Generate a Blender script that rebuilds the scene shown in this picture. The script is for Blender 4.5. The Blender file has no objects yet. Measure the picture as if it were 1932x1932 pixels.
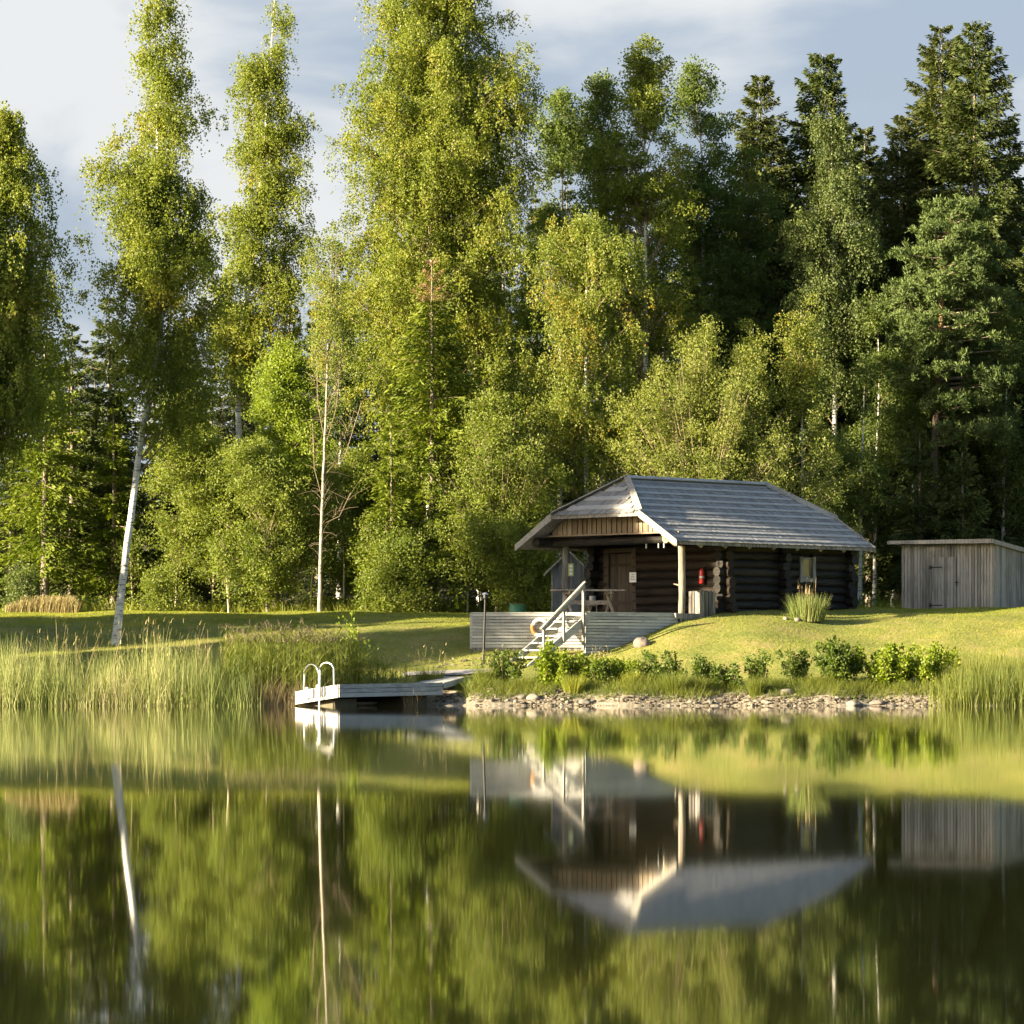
import bpy, bmesh, math, random
import numpy as np
from mathutils import Vector

random.seed(7)
rng = np.random.default_rng(11)
SC = bpy.context.scene
COL = SC.collection

# ------------------------------------------------------------------ camera, sky, sun, exposure
F, CX, HZ, EYE = 8000.0, 966.0, 1295.0, 0.55      # measuring scale used to read sizes off the photograph
cam_d = bpy.data.cameras.new('camera')
cam = bpy.data.objects.new('camera', cam_d)
COL.objects.link(cam)
cam.location = (0, 0, EYE)
cam.rotation_euler = (math.radians(90), 0, 0)
cam_d.sensor_width = 36
cam_d.lens = 36 * F / 1932
cam_d.shift_y = (HZ - 966) / 1932
cam_d.clip_start = 0.5
cam_d.clip_end = 5000
SC.camera = cam

SUN_EL = math.radians(15.2)
SUN_AZ = math.radians(26)          # how far the sun stands towards the viewer from due left
TO_SUN = Vector((-math.cos(SUN_AZ) * math.cos(SUN_EL), -math.sin(SUN_AZ) * math.cos(SUN_EL), math.sin(SUN_EL)))
w = bpy.data.worlds.new('World')
SC.world = w
w.use_nodes = True
nt = w.node_tree
nt.nodes.clear()
wo = nt.nodes.new('ShaderNodeOutputWorld')
bg = nt.nodes.new('ShaderNodeBackground')
sky = nt.nodes.new('ShaderNodeTexSky')
sky.sky_type = 'NISHITA'
sky.sun_disc = False
sky.sun_elevation = SUN_EL
sky.sun_rotation = math.atan2(TO_SUN.x, TO_SUN.y) % (2 * math.pi)
sky.air_density = 1.0
sky.dust_density = 1.6
sky.ozone_density = 1.0
tc = nt.nodes.new('ShaderNodeTexCoord')
mp = nt.nodes.new('ShaderNodeMapping')
mp.inputs['Scale'].default_value = (11.0, 11.0, 22.0)
mp.inputs['Location'].default_value = (0.35, 0.0, 0.2)
no = nt.nodes.new('ShaderNodeTexNoise')
no.inputs['Scale'].default_value = 1.0
no.inputs['Detail'].default_value = 7
no.inputs['Roughness'].default_value = 0.5
no.inputs['Distortion'].default_value = 0.35
nt.links.new(tc.outputs['Generated'], mp.inputs['Vector'])
nt.links.new(mp.outputs['Vector'], no.inputs['Vector'])
sep = nt.nodes.new('ShaderNodeSeparateXYZ')
nt.links.new(tc.outputs['Generated'], sep.inputs['Vector'])
# more cloud to the left and towards the top, thinner over the wood on the right
m1 = nt.nodes.new('ShaderNodeMath'); m1.operation = 'MULTIPLY_ADD'
nt.links.new(sep.outputs['X'], m1.inputs[0]); m1.inputs[1].default_value = -1.0
m0 = nt.nodes.new('ShaderNodeMath'); m0.operation = 'MULTIPLY_ADD'; m0.inputs[1].default_value = 3.0; m0.inputs[2].default_value = -1.0
nt.links.new(no.outputs['Fac'], m0.inputs[0]); nt.links.new(m0.outputs[0], m1.inputs[2])
m2 = nt.nodes.new('ShaderNodeMath'); m2.operation = 'MULTIPLY_ADD'
nt.links.new(sep.outputs['Z'], m2.inputs[0]); m2.inputs[1].default_value = 2.6
nt.links.new(m1.outputs[0], m2.inputs[2])
cr = nt.nodes.new('ShaderNodeMapRange')
cr.interpolation_type = 'SMOOTHSTEP'
cr.inputs['From Min'].default_value = 0.62
cr.inputs['From Max'].default_value = 1.22
nt.links.new(m2.outputs[0], cr.inputs['Value'])
skm = nt.nodes.new('ShaderNodeMix'); skm.data_type = 'RGBA'; skm.blend_type = 'MIX'
skm.inputs['Factor'].default_value = 0.6
nt.links.new(sky.outputs['Color'], skm.inputs['A'])
skm.inputs['B'].default_value = (1.72, 2.02, 2.52, 1)     # thin high haze veiling the blue
fz = nt.nodes.new('ShaderNodeMapRange'); fz.interpolation_type = 'SMOOTHSTEP'
fz.inputs['From Min'].default_value = 0.30; fz.inputs['From Max'].default_value = 0.55
fz.inputs['To Min'].default_value = 1.0; fz.inputs['To Max'].default_value = 0.0
nt.links.new(sep.outputs['Z'], fz.inputs['Value'])
fy = nt.nodes.new('ShaderNodeMapRange'); fy.interpolation_type = 'SMOOTHSTEP'
fy.inputs['From Min'].default_value = 0.1; fy.inputs['From Max'].default_value = 0.7
nt.links.new(sep.outputs['Y'], fy.inputs['Value'])
fb = nt.nodes.new('ShaderNodeMath'); fb.operation = 'MULTIPLY'
nt.links.new(fz.outputs[0], fb.inputs[0]); nt.links.new(fy.outputs[0], fb.inputs[1])
fh = nt.nodes.new('ShaderNodeMath'); fh.operation = 'MULTIPLY'; fh.inputs[1].default_value = 0.88
nt.links.new(fb.outputs[0], fh.inputs[0]); nt.links.new(fh.outputs[0], skm.inputs['Factor'])
fc = nt.nodes.new('ShaderNodeMath'); fc.operation = 'MULTIPLY'
nt.links.new(fb.outputs[0], fc.inputs[0]); nt.links.new(cr.outputs['Result'], fc.inputs[1])
clm = nt.nodes.new('ShaderNodeMix'); clm.data_type = 'RGBA'
nt.links.new(fc.outputs[0], clm.inputs['Factor'])
nt.links.new(skm.outputs['Result'], clm.inputs['A'])
clm.inputs['B'].default_value = (3.4, 3.5, 3.55, 1)     # sunlit cloud
nt.links.new(clm.outputs['Result'], bg.inputs['Color'])
bg.inputs['Strength'].default_value = 0.05
nt.links.new(bg.outputs[0], wo.inputs['Surface'])

sun_d = bpy.data.lights.new('sun', 'SUN')
sun_d.energy = 5.0
sun_d.angle = math.radians(0.5)
sun_d.color = (1.0, 0.84, 0.56)
sun = bpy.data.objects.new('sun', sun_d)
sun.rotation_euler = (-TO_SUN).to_track_quat('-Z', 'Y').to_euler()
sun.location = TO_SUN * 200
COL.objects.link(sun)

SC.view_settings.view_transform = 'Standard'
SC.view_settings.look = 'None'
SC.view_settings.exposure = 2.3
SC.view_settings.gamma = 1.0
SC.cycles.max_bounces = 5
SC.cycles.diffuse_bounces = 3
SC.cycles.glossy_bounces = 2
SC.cycles.transmission_bounces = 2
SC.cycles.transparent_max_bounces = 4
SC.cycles.sample_clamp_indirect = 6
SC.cycles.caustics_reflective = False
SC.cycles.caustics_refractive = False
SC.cycles.use_denoising = True
SC.cycles.use_adaptive_sampling = True
SC.cycles.adaptive_threshold = 0.02


# ------------------------------------------------------------------ measuring helpers
def PX(x, Y):
    return (x - CX) * Y / F


def PZ(y, Y):
    return EYE + (HZ - y) * Y / F


def P(x, y, Y):
    return np.array([PX(x, Y), Y, PZ(y, Y)])


def smooth(a, b, x):
    t = np.clip((x - a) / (b - a), 0, 1)
    return t * t * (3 - 2 * t)


_W = rng.normal(size=(6, 3)); _PH = rng.uniform(0, 6.28, 6)


def lump(p, s):
    """cheap smooth 3-D noise, about -1..1"""
    q = np.asarray(p) * s
    r = np.zeros(len(q))
    for k in range(6):
        r += np.sin(q @ (_W[k] * (1 + 0.35 * k)) + _PH[k]) / (1 + 0.3 * k)
    return r / 3.2


# ------------------------------------------------------------------ object helpers
ORIGIN = {}


def tag(o, label, cat, group=None, kind=None):
    o['label'] = label
    o['category'] = cat
    if group:
        o['group'] = group
    if kind:
        o['kind'] = kind
    return o


def thing(name, loc, label, cat, group=None):
    o = bpy.data.objects.new(name, None)
    o.empty_display_size = 0.3
    o.location = tuple(float(v) for v in loc)
    COL.objects.link(o)
    ORIGIN[o.name] = np.array(loc, float)
    return tag(o, label, cat, group)


def link(name, me, mat, parent=None, origin=None):
    o = bpy.data.objects.new(name, me)
    COL.objects.link(o)
    if mat is not None:
        me.materials.append(mat)
    if parent is not None:
        o.parent = parent
        ORIGIN[o.name] = ORIGIN[parent.name]
    else:
        o.location = tuple(origin) if origin is not None else (0, 0, 0)
        ORIGIN[o.name] = np.array(origin if origin is not None else (0, 0, 0), float)
    return o


def mesh_np(name, V, Fc, rnd=None, shade=False):
    """V (n,3), Fc (m,k) -> mesh; rnd per vertex goes into the attribute 'rnd'"""
    V = np.ascontiguousarray(V, np.float32); Fc = np.ascontiguousarray(Fc, np.int32)
    me = bpy.data.meshes.new(name)
    m, k = Fc.shape
    me.vertices.add(len(V)); me.vertices.foreach_set('co', V.ravel())
    me.loops.add(m * k); me.loops.foreach_set('vertex_index', Fc.ravel())
    me.polygons.add(m)
    me.polygons.foreach_set('loop_start', np.arange(0, m * k, k, dtype=np.int32))
    if shade:
        me.polygons.foreach_set('use_smooth', np.ones(m, bool))
    else:
        me.polygons.foreach_set('use_smooth', np.zeros(m, bool))
    if rnd is not None:
        a = me.attributes.new('rnd', 'FLOAT', 'POINT')
        a.data.foreach_set('value', np.ascontiguousarray(rnd, np.float32))
    me.update(calc_edges=True)
    return me


def obj_np(name, V, Fc, mat, parent=None, origin=None, rnd=None, shade=False):
    org = ORIGIN[parent.name] if parent is not None else (np.array(origin, float) if origin is not None else np.zeros(3))
    me = mesh_np(name, V - org, Fc, rnd, shade)
    return link(name, me, mat, parent, org)


class MB:
    """collects solid shapes into ONE mesh"""
    def __init__(s):
        s.v = []; s.f = []; s.sm = []

    def add(s, V, Fs, sm=False):
        n = len(s.v)
        s.v += [tuple(map(float, p)) for p in V]
        s.f += [tuple(i + n for i in f) for f in Fs]
        s.sm += [sm] * len(Fs)
        return s

    def hexa(s, c):
        """8 corners: bottom ring 0-3, top ring 4-7 (same order)"""
        return s.add(c, [(3, 2, 1, 0), (4, 5, 6, 7), (0, 1, 5, 4), (1, 2, 6, 5), (2, 3, 7, 6), (3, 0, 4, 7)])

    def box(s, o, a, b, c):
        """corner o and three edge vectors"""
        o, a, b, c = [np.array(q, float) for q in (o, a, b, c)]
        return s.hexa([o, o + a, o + a + b, o + b, o + c, o + a + c, o + a + b + c, o + b + c])

    def beam(s, p, q, wid, hgt, up=(0, 0, 1)):
        p, q, up = np.array(p, float), np.array(q, float), np.array(up, float)
        d = q - p; d /= np.linalg.norm(d)
        sd = np.cross(d, up); sd /= np.linalg.norm(sd)
        u = np.cross(sd, d)
        o = p - sd * wid / 2 - u * hgt / 2
        return s.box(o, sd * wid, q - p, u * hgt)

    def tube(s, pts, rad, n=10, cap=True, jit=0.0):
        pts = [np.array(p, float) for p in pts]
        if np.isscalar(rad):
            rad = [rad] * len(pts)
        rings = []
        for i, p in enumerate(pts):
            d = pts[min(i + 1, len(pts) - 1)] - pts[max(i - 1, 0)]
            d /= np.linalg.norm(d) + 1e-9
            a = np.cross(d, (0.0, 0.0, 1.0) if abs(d[2]) < 0.9 else (1.0, 0.0, 0.0)); a /= np.linalg.norm(a)
            b = np.cross(d, a)
            rings.append([p + (a * math.cos(t) + b * math.sin(t)) * rad[i] * (1 + random.uniform(-jit, jit))
                          for t in [2 * math.pi * k / n for k in range(n)]])
        V = [q for r in rings for q in r]; Fs = []
        for i in range(len(pts) - 1):
            for k in range(n):
                Fs.append((i * n + k, i * n + (k + 1) % n, (i + 1) * n + (k + 1) % n, (i + 1) * n + k))
        s.add(V, Fs, True)
        if cap:
            s.add(rings[0], [tuple(range(n))[::-1]])
            s.add(rings[-1], [tuple(range(n))])
        return s

    def lathe(s, c, prof, n=16):
        """profile [(r,z)] around the vertical axis through c"""
        V = []; Fs = []
        for r, z in prof:
            for k in range(n):
                t = 2 * math.pi * k / n
                V.append((c[0] + r * math.cos(t), c[1] + r * math.sin(t), c[2] + z))
        for i in range(len(prof) - 1):
            for k in range(n):
                Fs.append((i * n + k, i * n + (k + 1) % n, (i + 1) * n + (k + 1) % n, (i + 1) * n + k))
        s.add(V, Fs, True)
        return s

    def prism(s, poly, vec):
        n = len(poly); vec = np.array(vec, float)
        V = [np.array(p, float) for p in poly] + [np.array(p, float) + vec for p in poly]
        Fs = [tuple(range(n))[::-1], tuple(range(n, 2 * n))] + [(i, (i + 1) % n, n + (i + 1) % n, n + i) for i in range(n)]
        return s.add(V, Fs)

    def build(s, name, mat, parent=None, origin=None, fix=True):
        org = ORIGIN[parent.name] if parent is not None else (np.array(origin, float) if origin is not None else np.zeros(3))
        me = bpy.data.meshes.new(name)
        me.from_pydata([tuple(np.array(p) - org) for p in s.v], [], s.f)
        me.polygons.foreach_set('use_smooth', s.sm)
        if fix:
            bm = bmesh.new(); bm.from_mesh(me)
            bmesh.ops.recalc_face_normals(bm, faces=bm.faces)
            bm.to_mesh(me); bm.free()
        return link(name, me, mat, parent, org)


# ------------------------------------------------------------------ materials
def newmat(name):
    m = bpy.data.materials.new(name); m.use_nodes = True
    t = m.node_tree; t.nodes.clear()
    return m, t, t.nodes.new('ShaderNodeOutputMaterial')


def N(t, typ, **kw):
    n = t.nodes.new(typ)
    for k, v in kw.items():
        if k in n.inputs:
            n.inputs[k].default_value = v
        else:
            setattr(n, k, v)
    return n


def ramp(t, fac, stops):
    r = t.nodes.new('ShaderNodeValToRGB')
    e = r.color_ramp.elements
    while len(e) < len(stops):
        e.new(0.5)
    for k, (p, c) in enumerate(stops):
        e[k].position = p; e[k].color = (*c, 1)
    t.links.new(fac, r.inputs['Fac'])
    return r.outputs['Color']


def plain(name, c, rough=0.6, metal=0.0, var=0.15, scale=8.0, bump=0.0):
    m, t, out = newmat(name)
    b = N(t, 'ShaderNodeBsdfPrincipled', Roughness=rough, Metallic=metal)
    co = N(t, 'ShaderNodeTexCoord')
    nz = N(t, 'ShaderNodeTexNoise', Scale=scale, Detail=5.0)
    t.links.new(co.outputs['Object'], nz.inputs['Vector'])
    lo = tuple(max(0, x * (1 - var)) for x in c); hi = tuple(min(1, x * (1 + var)) for x in c)
    t.links.new(ramp(t, nz.outputs['Fac'], [(0.3, lo), (0.7, hi)]), b.inputs['Base Color'])
    if bump:
        bp = N(t, 'ShaderNodeBump', Strength=bump, Distance=0.02)
        t.links.new(nz.outputs['Fac'], bp.inputs['Height'])
        t.links.new(bp.outputs[0], b.inputs['Normal'])
    t.links.new(b.outputs[0], out.inputs['Surface'])
    return m


def wood(name, c1, c2, c3, grain, rough=0.75, bump=0.35, big=0.9, spec=0.25):
    """weathered timber: grain = stretch of the noise along x,y,z (small number = along the grain)"""
    m, t, out = newmat(name)
    b = N(t, 'ShaderNodeBsdfPrincipled', Roughness=rough)
    b.inputs['Specular IOR Level'].default_value = spec
    co = N(t, 'ShaderNodeTexCoord')
    mp = N(t, 'ShaderNodeMapping'); mp.inputs['Scale'].default_value = grain
    t.links.new(co.outputs['Object'], mp.inputs['Vector'])
    n1 = N(t, 'ShaderNodeTexNoise', Scale=1.0, Detail=6.0, Roughness=0.65)
    t.links.new(mp.outputs[0], n1.inputs['Vector'])
    n2 = N(t, 'ShaderNodeTexNoise', Scale=big, Detail=3.0)
    t.links.new(co.outputs['Object'], n2.inputs['Vector'])
    isl = N(t, 'ShaderNodeNewGeometry')
    a1 = N(t, 'ShaderNodeMath', operation='MULTIPLY_ADD'); a1.inputs[1].default_value = 0.5
    t.links.new(n2.outputs['Fac'], a1.inputs[0]); t.links.new(n1.outputs['Fac'], a1.inputs[2])
    a2 = N(t, 'ShaderNodeMath', operation='MULTIPLY_ADD'); a2.inputs[1].default_value = 0.30
    t.links.new(isl.outputs['Random Per Island'], a2.inputs[0]); t.links.new(a1.outputs[0], a2.inputs[2])
    t.links.new(ramp(t, a2.outputs[0], [(0.55, c1), (0.85, c2), (1.15 if False else 1.0, c3)]), b.inputs['Base Color'])
    bp = N(t, 'ShaderNodeBump', Strength=bump, Distance=0.02)
    t.links.new(n1.outputs['Fac'], bp.inputs['Height']); t.links.new(bp.outputs[0], b.inputs['Normal'])
    t.links.new(b.outputs[0], out.inputs['Surface'])
    return m


def leafmat(name, ca, cb, trans=0.4, tint=(1.20, 1.24, 0.55), gloss=0.025, cc=None, ccfac=0.9):
    """leaf colour runs ca..cb with the leaf's own random number; a few leaves take cc"""
    m, t, out = newmat(name)
    at = N(t, 'ShaderNodeAttribute', attribute_name='rnd')
    co = N(t, 'ShaderNodeTexCoord')
    nz = N(t, 'ShaderNodeTexNoise', Scale=0.55, Detail=2.0)
    t.links.new(co.outputs['Object'], nz.inputs['Vector'])
    ad = N(t, 'ShaderNodeMath', operation='MULTIPLY_ADD'); ad.inputs[1].default_value = 0.55
    t.links.new(at.outputs['Fac'], ad.inputs[0])
    sc = N(t, 'ShaderNodeMath', operation='MULTIPLY_ADD'); sc.inputs[1].default_value = 1.3; sc.inputs[2].default_value = -0.42
    t.links.new(nz.outputs['Fac'], sc.inputs[0]); t.links.new(sc.outputs[0], ad.inputs[2])
    stops = [(0.05, ca), (0.8, cb)]
    if cc:
        stops = [(0.05, ca), (0.72, cb), (ccfac, cc)]
    col = ramp(t, ad.outputs[0], stops)
    d = N(t, 'ShaderNodeBsdfDiffuse'); t.links.new(col, d.inputs['Color'])
    mul = N(t, 'ShaderNodeMix', data_type='RGBA', blend_type='MULTIPLY'); mul.inputs['Factor'].default_value = 1.0
    t.links.new(col, mul.inputs['A']); mul.inputs['B'].default_value = (*tint, 1)
    tr = N(t, 'ShaderNodeBsdfTranslucent'); t.links.new(mul.outputs['Result'], tr.inputs['Color'])
    mx = N(t, 'ShaderNodeMixShader', Fac=trans)
    t.links.new(d.outputs[0], mx.inputs[1]); t.links.new(tr.outputs[0], mx.inputs[2])
    g = N(t, 'ShaderNodeBsdfGlossy', Roughness=0.6); g.inputs['Color'].default_value = (0.9, 0.9, 0.8, 1)
    m2 = N(t, 'ShaderNodeMixShader', Fac=gloss)
    t.links.new(mx.outputs[0], m2.inputs[1]); t.links.new(g.outputs[0], m2.inputs[2])
    t.links.new(m2.outputs[0], out.inputs['Surface'])
    return m


def barkmat(name, base, dark, mark, marks=True, sz=20.0):
    m, t, out = newmat(name)
    b = N(t, 'ShaderNodeBsdfPrincipled', Roughness=0.7)
    co = N(t, 'ShaderNodeTexCoord')
    mp = N(t, 'ShaderNodeMapping'); mp.inputs['Scale'].default_value = (3.0, 3.0, sz)
    t.links.new(co.outputs['Object'], mp.inputs['Vector'])
    n1 = N(t, 'ShaderNodeTexNoise', Scale=1.0, Detail=4.0, Roughness=0.6)
    t.links.new(mp.outputs[0], n1.inputs['Vector'])
    n2 = N(t, 'ShaderNodeTexNoise', Scale=5.0, Detail=5.0)
    t.links.new(co.outputs['Object'], n2.inputs['Vector'])
    c0 = ramp(t, n2.outputs['Fac'], [(0.3, dark), (0.65, base)])
    if marks:
        r = N(t, 'ShaderNodeMapRange', interpolation_type='SMOOTHSTEP')
        r.inputs['From Min'].default_value = 0.57; r.inputs['From Max'].default_value = 0.61
        t.links.new(n1.outputs['Fac'], r.inputs['Value'])
        mx = N(t, 'ShaderNodeMix', data_type='RGBA')
        t.links.new(r.outputs[0], mx.inputs['Factor']); t.links.new(c0, mx.inputs['A'])
        mx.inputs['B'].default_value = (*mark, 1)
        c0 = mx.outputs['Result']
    t.links.new(c0, b.inputs['Base Color'])
    bp = N(t, 'ShaderNodeBump', Strength=0.3, Distance=0.03)
    t.links.new(n1.outputs['Fac'], bp.inputs['Height']); t.links.new(bp.outputs[0], b.inputs['Normal'])
    t.links.new(b.outputs[0], out.inputs['Surface'])
    return m


M = {}
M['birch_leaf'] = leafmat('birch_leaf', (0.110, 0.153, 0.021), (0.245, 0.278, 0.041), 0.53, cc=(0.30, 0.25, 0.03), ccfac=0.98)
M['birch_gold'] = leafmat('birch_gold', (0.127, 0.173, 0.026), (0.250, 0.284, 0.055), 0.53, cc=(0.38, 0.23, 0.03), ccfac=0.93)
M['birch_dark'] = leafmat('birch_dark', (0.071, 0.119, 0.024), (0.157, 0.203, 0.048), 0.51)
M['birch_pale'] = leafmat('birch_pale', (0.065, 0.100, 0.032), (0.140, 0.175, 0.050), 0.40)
M['aspen_leaf'] = leafmat('aspen_leaf', (0.151, 0.219, 0.022), (0.273, 0.334, 0.043), 0.55)
M['alder_leaf'] = leafmat('alder_leaf', (0.111, 0.159, 0.022), (0.235, 0.271, 0.047), 0.51)
M['willow_leaf'] = leafmat('willow_leaf', (0.118, 0.155, 0.029), (0.251, 0.276, 0.061), 0.49)
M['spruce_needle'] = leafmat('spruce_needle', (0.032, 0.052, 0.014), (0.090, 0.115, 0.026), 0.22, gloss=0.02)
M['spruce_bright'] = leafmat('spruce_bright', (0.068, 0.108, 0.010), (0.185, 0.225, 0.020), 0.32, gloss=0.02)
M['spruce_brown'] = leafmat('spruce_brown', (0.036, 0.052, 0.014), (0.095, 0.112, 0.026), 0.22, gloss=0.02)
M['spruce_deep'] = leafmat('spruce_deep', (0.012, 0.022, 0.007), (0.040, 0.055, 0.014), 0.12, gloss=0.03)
M['dead_needle'] = leafmat('dead_needle', (0.16, 0.10, 0.045), (0.30, 0.19, 0.09), 0.2)
M['pine_needle'] = leafmat('pine_needle', (0.042, 0.075, 0.022), (0.115, 0.155, 0.045), 0.22, gloss=0.02)
M['bush_leaf'] = leafmat('bush_leaf', (0.110, 0.170, 0.012), (0.270, 0.330, 0.026), 0.48)
M['bush_dark'] = leafmat('bush_dark', (0.045, 0.085, 0.012), (0.130, 0.180, 0.024), 0.44)
M['grass'] = leafmat('grass', (0.140, 0.195, 0.022), (0.390, 0.390, 0.065), 0.48, tint=(1.1, 1.1, 0.5), gloss=0.02)
M['grass_dry'] = leafmat('grass_dry', (0.16, 0.14, 0.05), (0.42, 0.34, 0.16), 0.3, tint=(1, 1, 0.8))
M['reed_pale'] = leafmat('reed_pale', (0.075, 0.130, 0.018), (0.270, 0.310, 0.090), 0.35, tint=(1, 1, 0.7), gloss=0.03, cc=(0.40, 0.36, 0.19), ccfac=1.0)
M['reed_green'] = leafmat('reed_green', (0.070, 0.108, 0.010), (0.200, 0.220, 0.030), 0.40, gloss=0.03)
M['reed_dry'] = leafmat('reed_dry', (0.10, 0.075, 0.035), (0.26, 0.20, 0.10), 0.25, tint=(1, 1, 0.8))
M['plume'] = leafmat('plume', (0.085, 0.075, 0.045), (0.23, 0.185, 0.12), 0.3, tint=(1, 0.9, 0.8))
M['birch_bark'] = barkmat('birch_bark', (0.74, 0.72, 0.68), (0.52, 0.50, 0.46), (0.03, 0.028, 0.025))
M['beige_bark'] = barkmat('beige_bark', (0.44, 0.39, 0.32), (0.26, 0.22, 0.17), (0.06, 0.05, 0.04))
M['grey_bark'] = barkmat('grey_bark', (0.26, 0.21, 0.16), (0.10, 0.08, 0.06), (0.03, 0.025, 0.02), False)
def pinebark():
    m, t, out = newmat('pine_bark'); b = N(t, 'ShaderNodeBsdfPrincipled', Roughness=0.8)
    co = N(t, 'ShaderNodeTexCoord'); sp = N(t, 'ShaderNodeSeparateXYZ'); t.links.new(co.outputs['Object'], sp.inputs[0])
    nz = N(t, 'ShaderNodeTexNoise', Scale=3.0, Detail=6.0); t.links.new(co.outputs['Object'], nz.inputs['Vector'])
    a = N(t, 'ShaderNodeMath', operation='MULTIPLY_ADD'); a.inputs[1].default_value = 4.0
    t.links.new(nz.outputs['Fac'], a.inputs[0]); t.links.new(sp.outputs['Z'], a.inputs[2])
    r = N(t, 'ShaderNodeMapRange'); r.inputs['From Min'].default_value = 8.5; r.inputs['From Max'].default_value = 12.0
    t.links.new(a.outputs[0], r.inputs['Value'])
    t.links.new(ramp(t, r.outputs[0], [(0.0, (0.06, 0.045, 0.035)), (0.5, (0.15, 0.085, 0.05)), (1.0, (0.30, 0.155, 0.075))]), b.inputs['Base Color'])
    bp = N(t, 'ShaderNodeBump', Strength=0.6, Distance=0.04); t.links.new(nz.outputs['Fac'], bp.inputs['Height']); t.links.new(bp.outputs[0], b.inputs['Normal'])
    t.links.new(b.outputs[0], out.inputs['Surface']); return m


M['pine_bark'] = pinebark()
M['twig'] = plain('twig', (0.24, 0.18, 0.12), 0.8)
M['pale_twig'] = plain('pale_twig', (0.50, 0.42, 0.30), 0.7)


# ------------------------------------------------------------------ terrain
def shore(X):
    return 120.0 + 1.5 * np.exp(-((X + 2.9) / 2.0) ** 2) + 0.22 * np.sin(X * 1.3) + 0.12 * np.sin(X * 3.1 + 1) - 0.25 * smooth(-7, -12, X) - 9.0 * smooth(-19.5, -27, X)


PS = np.array([-60, -14, -3, 0, 0.7, 1.7, 4, 6, 8.6, 11, 13, 18, 22, 26, 40, 60, 110, 300, 3000], float)
PH = np.array([-8, -3, -0.7, 0, 0.24, 0.58, 0.88, 1.13, 1.58, 2.08, 2.42, 2.85, 3.02, 3.08, 3.15, 6.0, 11.0, 14.0, 14.0], float)


def tz(X, Y):
    X = np.asarray(X, float); Y = np.asarray(Y, float)
    s = Y - shore(X) * smooth(131, 122, Y) - 120 * (1 - smooth(131, 122, Y))
    z = np.interp(s, PS, PH)
    amp = 0.66 * smooth(1.8, 5.4, X) * (1 - 0.5 * smooth(7, 11, X))
    z = z + amp * smooth(122.5, 130, Y) * (1 - smooth(135, 144, Y))
    z = z + (0.03 * np.sin(X * 0.9 + Y * 0.4) + 0.02 * np.sin(X * 2.3 - Y * 1.1)) * smooth(0.5, 3, s)
    # the ground stays under the cabin floor
    u = 0.70711 * ((X - 4.98) + (Y - 129)); v = 0.70711 * (-(X - 4.98) + (Y - 129))
    inside = smooth(0.45, 0.95, u) * (1 - smooth(8.6, 9.0, u)) * smooth(0.45, 0.85, v) * (1 - smooth(6.2, 6.7, v))
    return z - inside * np.maximum(0, z - 2.5)


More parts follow.
